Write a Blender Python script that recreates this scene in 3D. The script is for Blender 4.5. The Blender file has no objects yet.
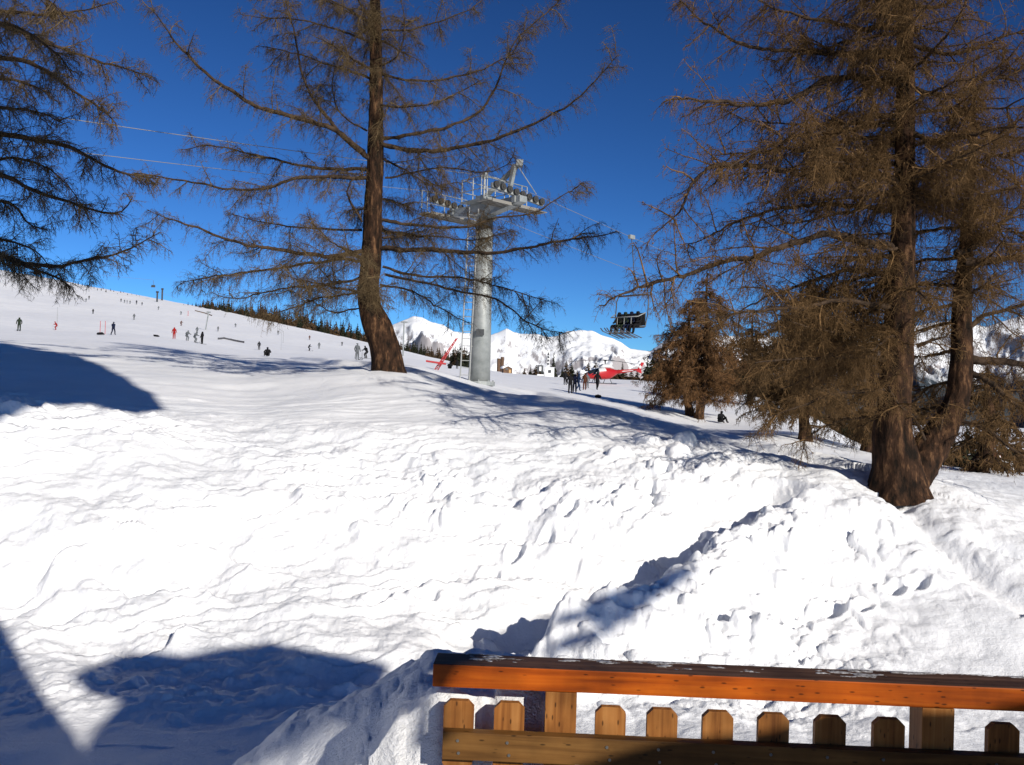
import bpy, bmesh, math, random
import numpy as np
from mathutils import Vector, Matrix

# ---------------------------------------------------------------- camera, light, exposure
S = bpy.context.scene
COL = S.collection
EYE = 3.0                     # camera height above the z = 0 datum
F = 870.0                     # focal length in pixels at 1024 wide
PITCH, ROLL = math.radians(0.82), math.radians(1.8)
fw = Vector((0, math.cos(PITCH), math.sin(PITCH)))
up0 = Vector((0, -math.sin(PITCH), math.cos(PITCH)))
rt0 = Vector((1, 0, 0))
RT = rt0 * math.cos(ROLL) + up0 * math.sin(ROLL)
UP = up0 * math.cos(ROLL) - rt0 * math.sin(ROLL)
cd = bpy.data.cameras.new('camera'); cam = bpy.data.objects.new('camera', cd); COL.objects.link(cam)
cam.matrix_world = Matrix(((RT.x, UP.x, -fw.x, 0), (RT.y, UP.y, -fw.y, 0), (RT.z, UP.z, -fw.z, EYE), (0, 0, 0, 1)))
cd.sensor_width = 36; cd.lens = F / 1024 * 36; cd.clip_start = 0.05; cd.clip_end = 30000
S.camera = cam

SUN_EL, SUN_AZ = math.radians(25), math.radians(35)      # sun stands behind the camera, to the right
tosun = Vector((math.sin(SUN_AZ) * math.cos(SUN_EL), -math.cos(SUN_AZ) * math.cos(SUN_EL), math.sin(SUN_EL)))
W = bpy.data.worlds.new('World'); S.world = W; W.use_nodes = True
wn, wl = W.node_tree.nodes, W.node_tree.links
bg = wn['Background']; sky = wn.new('ShaderNodeTexSky'); sky.sky_type = 'NISHITA'; sky.sun_disc = False
sky.sun_elevation = SUN_EL; sky.sun_rotation = math.pi - SUN_AZ
sky.altitude = 2600; sky.air_density = 1.0; sky.dust_density = 0.0; sky.ozone_density = 5.0
gm = wn.new('ShaderNodeGamma'); gm.inputs[1].default_value = 1.5; wl.new(sky.outputs[0], gm.inputs[0])
tn = wn.new('ShaderNodeMix'); tn.data_type = 'RGBA'; tn.blend_type = 'MULTIPLY'; tn.inputs[0].default_value = 1; tn.inputs[7].default_value = (.33, .46, .50, 1)
wl.new(gm.outputs[0], tn.inputs[6]); wl.new(tn.outputs[2], bg.inputs[0]); bg.inputs[1].default_value = 0.062
sd = bpy.data.lights.new('sun', 'SUN'); sd.energy = 4.6; sd.angle = math.radians(0.5); sd.color = (1, 0.93, 0.82)
so = bpy.data.objects.new('sun', sd); COL.objects.link(so); so.location = (20, -60, 60)
so.rotation_euler = tosun.to_track_quat('Z', 'Y').to_euler()
S.view_settings.view_transform = 'Standard'; S.view_settings.look = 'None'; S.view_settings.gamma = 1
S.view_settings.exposure = 0.22
S.render.engine = 'CYCLES'
S.cycles.max_bounces = 6

# ---------------------------------------------------------------- helpers
def ray(px, py):
    return RT * ((px - 512) / F) + UP * ((382.5 - py) / F) + fw
def P(px, py, D):
    r = ray(px, py); r = r * (D / r.y); return Vector((r.x, r.y, r.z + EYE))
def hy(px): return 395 + (px - 512) * math.tan(ROLL)

def tag(o, label=None, cat=None, group=None, kind=None):
    if label: o['label'] = label
    if cat: o['category'] = cat
    if group: o['group'] = group
    if kind: o['kind'] = kind
    return o
def empty(name, loc, rz=0, label=None, cat=None, group=None):
    o = bpy.data.objects.new(name, None); COL.objects.link(o); o.location = loc; o.rotation_euler.z = rz
    o.empty_display_size = 0.1
    return tag(o, label, cat, group)
def link(name, me, mat, parent=None):
    o = bpy.data.objects.new(name, me); COL.objects.link(o)
    if mat is not None and len(me.materials) == 0:
        for m in (mat if isinstance(mat, (list, tuple)) else [mat]): me.materials.append(m)
    if parent is not None: o.parent = parent
    return o
def np_mesh(name, V, Fq, smooth=True, mi=None):
    """V (n,3), Fq (m,k) faces with k corners each"""
    me = bpy.data.meshes.new(name)
    V = np.ascontiguousarray(V, dtype=np.float32); Fq = np.ascontiguousarray(Fq, dtype=np.int32)
    k = Fq.shape[1]
    me.vertices.add(len(V)); me.vertices.foreach_set('co', V.ravel())
    me.loops.add(Fq.size); me.loops.foreach_set('vertex_index', Fq.ravel())
    me.polygons.add(len(Fq)); me.polygons.foreach_set('loop_start', np.arange(0, Fq.size, k, dtype=np.int32))
    if smooth: me.polygons.foreach_set('use_smooth', np.ones(len(Fq), dtype=bool))
    if mi is not None: me.polygons.foreach_set('material_index', np.ascontiguousarray(mi, dtype=np.int32))
    me.update(calc_edges=True)
    return me
class MB:
    """collects simple solids into one mesh"""
    def __init__(s): s.v = []; s.f = []; s.m = []
    def add(s, vs, fs, mi=0):
        b = len(s.v); s.v += [tuple(v) for v in vs]; s.f += [tuple(b + i for i in f) for f in fs]; s.m += [mi] * len(fs)
    def box(s, a, b, mi=0, M=None):
        x0, y0, z0 = a; x1, y1, z1 = b
        vs = [(x0, y0, z0), (x1, y0, z0), (x1, y1, z0), (x0, y1, z0), (x0, y0, z1), (x1, y0, z1), (x1, y1, z1), (x0, y1, z1)]
        if M is not None: vs = [M @ Vector(v) for v in vs]
        s.add(vs, [(0, 3, 2, 1), (4, 5, 6, 7), (0, 1, 5, 4), (1, 2, 6, 5), (2, 3, 7, 6), (3, 0, 4, 7)], mi)
    def tube(s, pts, rad, n=8, mi=0, cap=True):
        pts = [Vector(p) for p in pts]
        if not isinstance(rad, (list, tuple)): rad = [rad] * len(pts)
        rings = []
        ref = None
        for i, p in enumerate(pts):
            t = (pts[min(i + 1, len(pts) - 1)] - pts[max(i - 1, 0)]).normalized()
            if ref is None:
                ref = Vector((0, 0, 1)) if abs(t.z) < 0.9 else Vector((1, 0, 0))
            a = (ref - t * ref.dot(t)).normalized(); ref = a; b = t.cross(a)
            rings.append([p + (a * math.cos(2 * math.pi * k / n) + b * math.sin(2 * math.pi * k / n)) * rad[i] for k in range(n)])
        base = len(s.v)
        for r in rings: s.v += [tuple(v) for v in r]
        for i in range(len(pts) - 1):
            for k in range(n):
                a0 = base + i * n + k; a1 = base + i * n + (k + 1) % n
                s.f.append((a0, a1, a1 + n, a0 + n)); s.m.append(mi)
        if cap:
            s.f.append(tuple(base + k for k in reversed(range(n)))); s.m.append(mi)
            s.f.append(tuple(base + (len(pts) - 1) * n + k for k in range(n))); s.m.append(mi)
    def prism(s, poly, y0, y1, mi=0):
        """polygon in x,z extruded along y"""
        n = len(poly)
        vs = [(p[0], y0, p[1]) for p in poly] + [(p[0], y1, p[1]) for p in poly]
        fs = [tuple(range(n)), tuple(reversed(range(n, 2 * n)))] + [(i, i + n, (i + 1) % n + n, (i + 1) % n) for i in range(n)]
        s.add(vs, fs, mi)
    def build(s, name, mat, parent=None, smooth=False, bevel=0):
        me = bpy.data.meshes.new(name); me.from_pydata(s.v, [], s.f)
        bm = bmesh.new(); bm.from_mesh(me)
        for f, mi in zip(bm.faces, s.m): f.material_index = mi
        bmesh.ops.recalc_face_normals(bm, faces=bm.faces)
        if bevel: bmesh.ops.bevel(bm, geom=list(bm.edges), offset=bevel, segments=2, profile=0.7, affect='EDGES')
        if smooth:
            for f in bm.faces: f.smooth = True
        bm.to_mesh(me); bm.free()
        return link(name, me, mat, parent)

# materials
def mat(name, col, rough=0.7, metal=0.0):
    m = bpy.data.materials.new(name); m.use_nodes = True
    b = m.node_tree.nodes['Principled BSDF']; b.inputs['Base Color'].default_value = (*col, 1)
    b.inputs['Roughness'].default_value = rough; b.inputs['Metallic'].default_value = metal
    return m
def nmat(name, c1, c2, scale=(8, 8, 8), rough=0.8, bump=0.3, dist=0.02, detail=6, lo=0.35, hi=0.65, coord='Object', c3=None, spec=None):
    m = mat(name, c1, rough); nt = m.node_tree; N, L = nt.nodes, nt.links; b = N['Principled BSDF']
    tc = N.new('ShaderNodeTexCoord'); mp = N.new('ShaderNodeMapping'); mp.inputs['Scale'].default_value = scale
    L.new(tc.outputs[coord], mp.inputs[0])
    no = N.new('ShaderNodeTexNoise'); no.inputs['Scale'].default_value = 1; no.inputs['Detail'].default_value = detail
    no.inputs['Roughness'].default_value = 0.65
    L.new(mp.outputs[0], no.inputs['Vector'])
    cr = N.new('ShaderNodeValToRGB'); e = cr.color_ramp.elements
    e[0].position = lo; e[0].color = (*c1, 1); e[1].position = hi; e[1].color = (*c2, 1)
    if c3: q = e.new((lo + hi) / 2); q.color = (*c3, 1)
    L.new(no.outputs[0], cr.inputs[0]); L.new(cr.outputs[0], b.inputs['Base Color'])
    if bump:
        bp = N.new('ShaderNodeBump'); bp.inputs['Strength'].default_value = bump; bp.inputs['Distance'].default_value = dist
        L.new(no.outputs[0], bp.inputs['Height']); L.new(bp.outputs[0], b.inputs['Normal'])
    if spec is not None: b.inputs['Specular IOR Level'].default_value = spec
    return m

# ---------------------------------------------------------------- numpy noise
def _h(ix, iy, s):
    n = (ix.astype(np.int64) * 374761393 + iy.astype(np.int64) * 668265263 + s * 974711) & 0x7fffffff
    n = ((n ^ (n >> 13)) * 1274126177) & 0x7fffffff
    n = ((n ^ (n >> 16)) * 2246822519) & 0x7fffffff
    return (n & 0xffffff) / float(0xffffff)
def vn(x, y, s=0):
    ix = np.floor(x); iy = np.floor(y); fx = x - ix; fy = y - iy
    fx = fx * fx * fx * (fx * (fx * 6 - 15) + 10); fy = fy * fy * fy * (fy * (fy * 6 - 15) + 10)
    a = _h(ix, iy, s); b = _h(ix + 1, iy, s); c = _h(ix, iy + 1, s); d = _h(ix + 1, iy + 1, s)
    return (a + (b - a) * fx) * (1 - fy) + (c + (d - c) * fx) * fy
def fbm(x, y, o=4, s=0, g=0.5):
    r = 0; a = 1; t = 0
    for i in range(o):
        r = r + a * (vn(x, y, s + i * 7) - 0.5) * 2; t += a; a *= g
        x, y = x * 2.03 * 0.8 - y * 2.03 * 0.6, x * 2.03 * 0.6 + y * 2.03 * 0.8
    return r / t
def ridged(x, y, o=5, s=0):
    r = 0; a = 1; t = 0
    for i in range(o):
        r = r + a * (1 - np.abs(vn(x, y, s + i * 7) * 2 - 1)); t += a; a *= 0.5
        x, y = x * 2.03 * 0.8 - y * 2.03 * 0.6, x * 2.03 * 0.6 + y * 2.03 * 0.8
    return r / t
def lumps(x, y, s=0, rmin=0.25, rmax=0.55):
    """rounded clods scattered one per cell"""
    ix = np.floor(x); iy = np.floor(y); out = np.zeros_like(x)
    for dx in (-1, 0, 1):
        for dy in (-1, 0, 1):
            cx, cy = ix + dx, iy + dy
            px = cx + 0.15 + 0.7 * _h(cx, cy, s); py = cy + 0.15 + 0.7 * _h(cx, cy, s + 1)
            r = rmin + (rmax - rmin) * _h(cx, cy, s + 2); hh = _h(cx, cy, s + 3) ** 2
            a = _h(cx, cy, s + 4) * 3.1416; ex = 1 + 0.7 * _h(cx, cy, s + 5)
            ux = (x - px) * np.cos(a) + (y - py) * np.sin(a); uy = (-(x - px) * np.sin(a) + (y - py) * np.cos(a)) * ex
            d = np.maximum(np.abs(ux) * 0.75 + np.abs(uy) * 0.3, np.sqrt(ux * ux + uy * uy) * 0.85) / r
            out = np.maximum(out, hh * np.clip(1 - d ** 3, 0, 1) ** 0.6 * r)
    return out

# ---------------------------------------------------------------- terrain (one height function used by the mesh and by everything that stands on it)
# image column -> [(distance, image row), ...]
TAB = {
    -420: [(6.8, 745), (8.6, 655), (10, 560), (12, 440), (15, 372), (22, 315), (40, 300), (100, 275), (200, 235), (420, 190), (520, 190)],
    0:   [(6.8, 752), (9, 655), (10, 610), (11, 540), (12.2, 470), (13.5, 425), (16.5, 393), (23, 362), (34, 344), (60, 337), (110, 330), (200, 311), (300, 290), (420, 272), (520, 269)],
    150: [(6.8, 756), (9, 665), (10, 620), (11.2, 550), (12.6, 480), (14, 436), (17, 405), (25, 368), (38, 350), (60, 344), (120, 336), (220, 320), (300, 309), (400, 299.5), (500, 298)],
    250: [(6.8, 760), (9, 672), (10, 630), (11.4, 560), (13, 490), (14.6, 443), (18, 408), (27, 372), (40, 358), (60, 357), (120, 353), (200, 340), (300, 326), (390, 317), (500, 317)],
    400: [(6.8, 763), (9, 680), (10.2, 630), (11.7, 560), (13.4, 495), (15.2, 448), (19, 402), (23, 370), (27, 364.5), (60, 363.5), (130, 361), (200, 357), (290, 350), (380, 350), (500, 352)],
    480: [(6.8, 765), (9, 683), (10.3, 632), (12, 565), (13.6, 500), (15.4, 452), (18, 412), (22, 396), (30, 388), (40, 382), (60, 379), (110, 374), (180, 369), (260, 369), (400, 374)],
    600: [(6.8, 768), (9.4, 675), (10.6, 625), (12.3, 560), (13.6, 505), (15.3, 460), (17.2, 430), (19.5, 411), (22.5, 403.5), (27, 405), (46, 406), (58, 397), (74, 391), (95, 383), (120, 379), (170, 384), (260, 395)],
    700: [(6.8, 772), (9.4, 680), (10.7, 630), (12.5, 560), (14.0, 503), (15.6, 462), (17.4, 436), (19, 430), (23, 433), (31, 435), (40, 434), (47, 427), (52, 414), (75, 398), (105, 383), (130, 383), (180, 392), (260, 405)],
    800: [(6.8, 776), (9.3, 690), (10.7, 635), (12.4, 570), (13.9, 505), (15.5, 466), (16.6, 457), (19, 459), (24, 463), (31, 459), (36, 437), (50, 423), (70, 408), (90, 404), (130, 412), (260, 440)],
    900: [(6.8, 780), (9.2, 695), (10.5, 645), (12, 585), (13.2, 525), (14.2, 490), (15.6, 474), (20, 470), (28, 462), (40, 458), (60, 462), (120, 480), (260, 500)],
    1024: [(6.8, 790), (9.1, 705), (10.2, 660), (11.4, 600), (12.8, 545), (15, 507), (19, 484), (25, 474), (35, 478), (60, 495), (120, 520), (260, 530)],
    1400: [(6.8, 820), (9, 730), (11, 650), (14, 580), (20, 540), (40, 530), (120, 570), (260, 580)],
}
cols = np.array(sorted(TAB)); dn = np.concatenate([[0.8], np.geomspace(2.0, 520, 150)])
Zt = np.zeros((len(cols), len(dn)))
for i, c in enumerate(cols):
    rows = TAB[c]; d = np.array([r[0] for r in rows], float)
    z = np.array([-(r[1] - hy(c)) / F * r[0] for r in rows])
    d = np.concatenate([[0.5, 4.5], d]); z = np.concatenate([[z[0], z[0]], z])
    Zt[i] = np.interp(np.log(dn), np.log(d), z)
uc = (cols - 512) / F
ug = np.linspace(uc[0], uc[-1], 240)
Zg = np.array([np.interp(ug, uc, Zt[:, j]) for j in range(len(dn))])      # (depth, u)
def blur(A, n, ax):
    k = np.exp(-np.linspace(-2, 2, 2 * n + 1) ** 2); k /= k.sum()
    pad = [(0, 0), (0, 0)]; pad[ax] = (n, n); B = np.pad(A, pad, mode='reflect', reflect_type='odd')
    return np.apply_along_axis(lambda v: np.convolve(v, k, mode='valid'), ax, B)
Zg = blur(blur(Zg, 8, 1), 2, 0)
lnd = np.log(dn)
def tab(u, d):
    a = np.interp(u, ug, np.arange(len(ug))); b = np.interp(np.log(np.maximum(d, 0.8)), lnd, np.arange(len(dn)))
    i = np.clip(np.floor(a).astype(int), 0, len(ug) - 2); j = np.clip(np.floor(b).astype(int), 0, len(dn) - 2)
    fa = a - i; fb = b - j
    return (Zg[j, i] * (1 - fa) + Zg[j, i + 1] * fa) * (1 - fb) + (Zg[j + 1, i] * (1 - fa) + Zg[j + 1, i + 1] * fa) * fb
TL, TR = math.atan(ug[0]), math.atan(ug[-1])
def sstep(a, b, x): t = np.clip((x - a) / (b - a), 0, 1); return t * t * (3 - 2 * t)
def polydist(X, Y, pts):
    """signed distance to a polyline (positive on its left) and position along it"""
    best = np.full(X.shape, 1e9); sg = np.zeros(X.shape); al = np.zeros(X.shape); L = 0
    for (x0, y0), (x1, y1) in zip(pts[:-1], pts[1:]):
        dx, dy = x1 - x0, y1 - y0; l = math.hypot(dx, dy)
        t = np.clip(((X - x0) * dx + (Y - y0) * dy) / l / l, 0, 1)
        qx, qy = X - x0 - t * dx, Y - y0 - t * dy; d = np.hypot(qx, qy); s = dx * qy - dy * qx
        m = d < best; best = np.where(m, d, best); sg = np.where(m, np.sign(s), sg); al = np.where(m, L + t * l, al); L += l
    return best * sg, al, L
BERM = [(-0.25, 8.8), (0.7, 9.6), (1.75, 10.7), (2.85, 11.8), (4.0, 13.0), (5.3, 14.4)]
HOLLOW = []
STEPS = [(-1.6 + .42 * k + .11 * (k % 2) + .06 * math.sin(k * 2.1), 10.9 + .40 * k - .10 * (k % 2), .6 + .1 * math.sin(k)) for k in range(11)] + [(2.6 + .5 * k + .12 * (k % 2), 10.2 + .28 * k + .15 * (k % 2), 1.1) for k in range(7)]
def ground(X, Y, detail=True):
    X = np.asarray(X, float); Y = np.asarray(Y, float)
    r = np.hypot(X, Y); th = np.arctan2(X, Y)
    thc = np.clip(th, TL, TR); z = tab(np.tan(thc), np.maximum(r * np.cos(thc), 0.8)) + 0 * r
    span = 2 * math.pi - (TR - TL)
    back = np.where(th > TR, th - TR, np.where(th < TL, (2 * math.pi + th) - TR, 0)) / span
    zl = tab(np.full_like(r, ug[0]), r * math.cos(TL)); zr = tab(np.full_like(r, ug[-1]), r * math.cos(TR))
    w = sstep(0.1, 0.9, back); outside = (th > TR) | (th < TL)
    z = np.where(outside, np.where(th > 0, zr, zr) * (1 - w) + zl * w, z)
    # heap of shovelled snow against the railing
    top = np.interp(X, [-1.35, -0.92, -0.65, -0.48, -0.30, -0.20, -0.05, 0.12, 0.26, 0.42], [-2.3, -1.30, -1.06, -0.95, -0.84, -0.79, -0.765, -0.79, -1.25, -2.9])
    wob = fbm(X * 2.6, Y * 2.6, 5, 90) * 0.09 + (ridged(X * 5 + Y * 2, Y * 4, 4, 92) - .6) * .05 + lumps(X * 7, Y * 7, 160, .2, .5) * .09
    cy = np.interp(X, [-1.3, -.3, -.15, .3], [2.87, 2.62, 2.34, 2.28])
    face = np.where(Y < cy, ((cy - Y) / 0.46) ** 2 * np.interp(X, [-.6, -.25], [.22, .05]), ((Y - cy) / 0.9) ** 2 * 0.75)
    mnd = top - face + wob
    mnd = np.where((Y > 2.06) & (Y < 5.5), mnd, -9)
    z = np.maximum(z, mnd)
    if detail:
        near = 1 - sstep(20, 60, r)
        u = X / np.maximum(Y, 0.5); px = 512 + F * u
        bank = sstep(7, 9, Y) * (1 - sstep(14.5, 17.5, Y)) * (1 - 0.8 * sstep(3.2, 4.8, X - 0.15 * (Y - 10)))
        soft = vn(X * 0.33 + 7.7, Y * 0.5 + 2.2, 37); rough = sstep(0.45, 0.75, soft)
        # soft undulation everywhere, wind-packed top
        z = z + fbm(X * 0.35, Y * 0.35, 3, 5) * 0.10 * near + fbm(X * 1.1, Y * 0.8, 4, 9) * 0.035 * near
        z = z + fbm(X * 0.05, Y * 0.05, 4, 33) * 0.5 * sstep(60, 200, r)
        streak = ridged(X * 0.5 + Y * 0.15, Y * 2.6 - X * 0.9, 4, 71)
        z = z + (streak - 0.6) * 0.055 * sstep(14, 17, Y) * near
        # scraped ledges on the cut bank, running down to the left
        q = (Y * 1.0 - 0.32 * X) * 1.1 + fbm(X * 0.45, Y * 0.45, 4, 21) * 1.5
        saw = q - np.floor(q); led = np.where(saw < 0.82, saw / 0.82, (1 - saw) / 0.18)
        lm = sstep(0.42, 0.62, vn(X * 0.5 + 3.1, Y * 0.6, 41)) * 0.9 + 0.1
        z = z + (led - 0.5) * 0.19 * bank * lm
        q2 = (Y * 0.9 - 0.42 * X) * 3.1 + fbm(X * 0.9, Y * 0.9, 3, 25) * 1.8
        s2 = q2 - np.floor(q2); l2 = np.where(s2 < 0.8, s2 / 0.8, (1 - s2) / 0.2)
        z = z + (l2 - 0.5) * 0.05 * bank * sstep(0.4, 0.6, vn(X * 0.7, Y * 0.9, 47))
        z = z + fbm(X * 5, Y * 5, 4, 51) * 0.055 * bank * (0.3 + rough) + fbm(X * 14, Y * 14, 3, 53) * 0.014 * bank + fbm(X * 2.5, Y * 2.5, 4, 54) * .03 * sstep(7, 9, Y) * (1 - sstep(15, 18, Y)) + (ridged(X * 1.6, Y * 3.2 - X * .8, 4, 55) - 0.6) * 0.09 * bank * (0.3 + lm)
        z = z + fbm(X * 0.8, Y * 0.8, 3, 57) * 0.20 * bank
        # berm and its trench
        wx = X + fbm(X * 1.3, Y * 1.3, 3, 61) * 0.35; wy = Y + fbm(X * 1.3, Y * 1.3, 3, 62) * 0.35
        s, al, L = polydist(wx, wy, BERM)
        t = al / L; fade = sstep(-0.02, 0.15, t) * (1 - sstep(0.90, 1.0, t))
        low_ = 1 + 0.6 * (1 - sstep(0.45, 0.8, t))
        z = z + fade * low_ * (0.46 * np.exp(-(np.minimum(s + 0.25, 0) / 0.75) ** 2) * (1 - sstep(-0.25, 0.35, s)) - 0.46 * np.exp(-((s - 0.75) / 0.65) ** 2))
        # broken clods: debris right of the berm, along the crest and in the trough
        deb = np.exp(-((s + 0.9) / 1.15) ** 2) * (s < 0.5) * (1 - 0.7 * sstep(12.2, 14, Y)) * sstep(7.5, 8.6, Y) * (1 - sstep(15, 17, Y)) * sstep(-1.5, 0.3, X)
        patch = sstep(0.40, 0.66, vn(X * 0.8, Y * 0.8, 83))
        z = z + deb * (lumps(wx * 2.2, wy * 2.2, 100) * 0.36 + lumps(wx * 4.4, wy * 4.4, 110) * 0.22 + fbm(X * 2, Y * 2, 4, 63) * 0.16)
        z = z + bank * patch * (0.25 + rough) * (lumps(wx * 3.0, wy * 3.0, 120, 0.10, 0.40) * 0.26 + lumps(wx * 7, wy * 7, 130, 0.15, 0.4) * 0.12)
        cr = np.exp(-((Y - (15.2 + 0.25 * X)) / 1.3) ** 2) * sstep(0.3, 1.0, X) * (1 - sstep(3, 5.5, X)) + 0.6 * np.exp(-((Y - (17 + 0.1 * X)) / 3.0) ** 2) * sstep(2.5, 4, X)
        z = z + cr * (1 - sstep(3.4, 4.6, X)) * lumps(X * 1.7, Y * 1.7, 140) * 0.5 + cr * lumps(X * 4, Y * 4, 150) * 0.12
        # trench beside the big larch and a footprint hole
        s, al, L = polydist(X, Y, [(6.45, 14.6), (6.35, 13.2), (6.55, 12.0), (6.9, 11.2)])
        z = z - 0.22 * np.exp(-(s / 0.28) ** 2) * (al > 0.01) * (al < L - 0.01)
        s, al, L = polydist(X, Y, [(7.1, 12.9), (7.9, 12.3)])
        z = z - 0.16 * np.exp(-(s / 0.16) ** 2)
        for hx, hy_, hr in HOLLOW:
            q = np.hypot(X - hx, Y - hy_) / hr
            z = z - 0.17 * np.exp(-q ** 2 * 1.4) + 0.05 * np.exp(-((q - 1.5) / .4) ** 2) * (.6 + fbm(X * 2, Y * 2, 2, 3))
        for fx_, fy_, fa in STEPS:
            m_ = (np.abs(X - fx_) < .5) & (np.abs(Y - fy_) < .5)
            if m_.any():
                ux = (X[m_] - fx_) * math.sin(fa) + (Y[m_] - fy_) * math.cos(fa); uy = (X[m_] - fx_) * math.cos(fa) - (Y[m_] - fy_) * math.sin(fa)
                q = np.sqrt((ux / .20) ** 2 + (uy / .11) ** 2); z[m_] += -0.16 * (1 - sstep(.75, 1.05, q)) + .035 * np.exp(-((q - 1.3) / .25) ** 2)
        # piste edge that runs down past the pylon
        s, al, L = polydist(X, Y, [(-1.0, 40.5), (1.1, 38.5), (3.3, 29.5), (3.9, 26), (4.9, 20.5), (5.5, 16.6)])
        z = z + 0.16 * np.tanh(s / 0.18) * np.exp(-np.abs(s) / 1.6) * sstep(0, 3, al) * (1 - sstep(L - 4, L, al))
        s, al, L = polydist(X, Y, [(-14, 55), (-6, 30), (1, 24), (5.0, 18), (6.2, 16.2)])
        z = z + 0.12 * np.tanh(s / 0.15) * np.exp(-np.abs(s) / 0.9)
        z = z + fbm(X * 1.6, Y * 1.6, 3, 95) * 0.03 * (Y > 2) * (Y < 7)
    return z + EYE
def gz(x, y): return float(ground(np.array([x]), np.array([y]))[0])
def hit(px, py, dmin=15.0, dmax=500.0):
    """where the sight line through a pixel meets the snow"""
    d = np.geomspace(dmin, dmax, 3000); r = ray(px, py); k = d / r.y
    X = r.x * k; Y = d; Z = EYE + r.z * k; g = ground(X, Y)
    below = np.nonzero(Z <= g)[0]
    i = below[0] if len(below) else np.argmin(Z - g)
    return Vector((X[i], Y[i], g[i]))

def build_ground():
    core = np.radians(np.linspace(-37, 37, 1180)); side = np.radians(np.linspace(37, 323, 110))[1:-1]
    th = np.concatenate([core, side])
    rr = np.concatenate([[0.02, 1.0, 1.8], np.linspace(2.02, 4.2, 70), np.linspace(4.3, 6.8, 30), np.geomspace(6.85, 20, 430), np.geomspace(20.2, 90, 190), np.geomspace(91, 520, 110), [700, 1000, 1600, 2600]])
    T, R = np.meshgrid(th, rr); X = R * np.sin(T); Y = R * np.cos(T)
    Z = ground(X, Y)
    far = R > 521
    Z = np.where(far, ground(X * 520 / R, Y * 520 / R, False) - (R - 520) * 0.35, Z)
    n, m = T.shape
    idx = np.arange(n * m).reshape(n, m); nx = np.roll(idx, -1, axis=1)
    q = np.stack([idx[:-1], nx[:-1], nx[1:], idx[1:]], -1).reshape(-1, 4)[:, ::-1]
    return np_mesh('snow_ground', np.stack([X, Y, Z], -1).reshape(-1, 3), q)
def snow_material():
    m = mat('snow', (0.86, 0.88, 0.91), 0.55); nt = m.node_tree; N, L = nt.nodes, nt.links; b = N['Principled BSDF']
    b.inputs['Specular IOR Level'].default_value = 0.25
    tc = N.new('ShaderNodeTexCoord')
    a = N.new('ShaderNodeTexNoise'); a.inputs['Scale'].default_value = 22; a.inputs['Detail'].default_value = 8; a.inputs['Roughness'].default_value = 0.7
    L.new(tc.outputs['Object'], a.inputs['Vector'])
    c = N.new('ShaderNodeTexNoise'); c.inputs['Scale'].default_value = 0.5; c.inputs['Detail'].default_value = 7; c.inputs['Roughness'].default_value = 0.6
    L.new(tc.outputs['Object'], c.inputs['Vector'])
    cr = N.new('ShaderNodeValToRGB'); cr.color_ramp.elements[0].position = 0.3; cr.color_ramp.elements[0].color = (0.80, 0.82, 0.85, 1)
    cr.color_ramp.elements[1].position = 0.62; cr.color_ramp.elements[1].color = (0.90, 0.91, 0.93, 1)
    L.new(c.outputs[0], cr.inputs[0]); L.new(cr.outputs[0], b.inputs['Base Color'])
    bp = N.new('ShaderNodeBump'); bp.inputs['Strength'].default_value = 0.9; bp.inputs['Distance'].default_value = 0.02
    L.new(a.outputs[0], bp.inputs['Height']); L.new(bp.outputs[0], b.inputs['Normal'])
    return m
_b = hit(897, 492, 12, 18); _c = hit(387, 371, 18, 27); HOLLOW += [(_b.x + .1, _b.y, .8), (_c.x, _c.y, .75)]
M_SNOW = snow_material()
g = link('snow_ground', build_ground(), M_SNOW); tag(g, kind='structure')

# ---------------------------------------------------------------- far mountains across the valley
SKYL = [(-500, 345), (200, 350), (330, 345), (380, 330), (400, 321), (412, 316), (420, 317), (430, 322), (441, 325), (452, 332), (470, 334), (482, 338), (492, 334), (499, 331), (505, 328), (511, 332), (522, 334), (534, 334), (547, 337), (556, 335), (566, 331.5), (578, 330), (590, 331), (601, 335), (611, 338), (620, 342), (629, 348), (640, 350), (650, 351), (658, 345), (666, 340), (700, 334), (760, 338), (800, 333), (850, 336), (900, 328), (925, 324), (950, 320), (985, 326), (1010, 318), (1040, 312), (1150, 300), (1500, 320)]
def build_mountains():
    sx = np.array([s[0] for s in SKYL], float); sy = np.array([s[1] for s in SKYL], float)
    px = np.linspace(-480, 1480, 1400); u = (px - 512) / F
    t = np.concatenate([np.linspace(0, 1, 260), np.linspace(1, 1.6, 30)[1:]])
    U, T = np.meshgrid(u, t); PX = 512 + F * U
    top = np.interp(PX, sx, sy) + fbm(PX * 0.09, PX * 0 + 3, 3, 11) * 1.2
    H0 = hy(0) + PX * math.tan(ROLL)
    D = 2600 + 3600 * np.minimum(T, 1) + (T > 1) * (T - 1) * 3000
    bot = H0 + 105
    tt = np.clip(T, 0, 1)
    y = bot + (top - bot) * (tt ** 1.15)
    z = -(y - H0) / F * D
    X = U * D
    rn = ridged(X * 0.0011 + D * 0.00035, D * 0.0009, 6, 201)
    rn2 = ridged(X * 0.004 + D * 0.002, D * 0.0028, 5, 211)
    env = np.clip(np.minimum(tt * 3, (1 - tt) * 5), 0, 1)
    z = z + ((rn - 0.62) * 620 + (rn2 - 0.6) * 190 + (ridged(X * .012, D * .009, 4, 221) - .6) * 60) * env
    z = np.where(T > 1, z - (T - 1) * 2600, z)
    n, m = T.shape; idx = np.arange(n * m).reshape(n, m)
    q = np.stack([idx[:-1, :-1], idx[:-1, 1:], idx[1:, 1:], idx[1:, :-1]], -1).reshape(-1, 4)
    return np_mesh('mountains', np.stack([X, D, z + EYE], -1).reshape(-1, 3), q)
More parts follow.
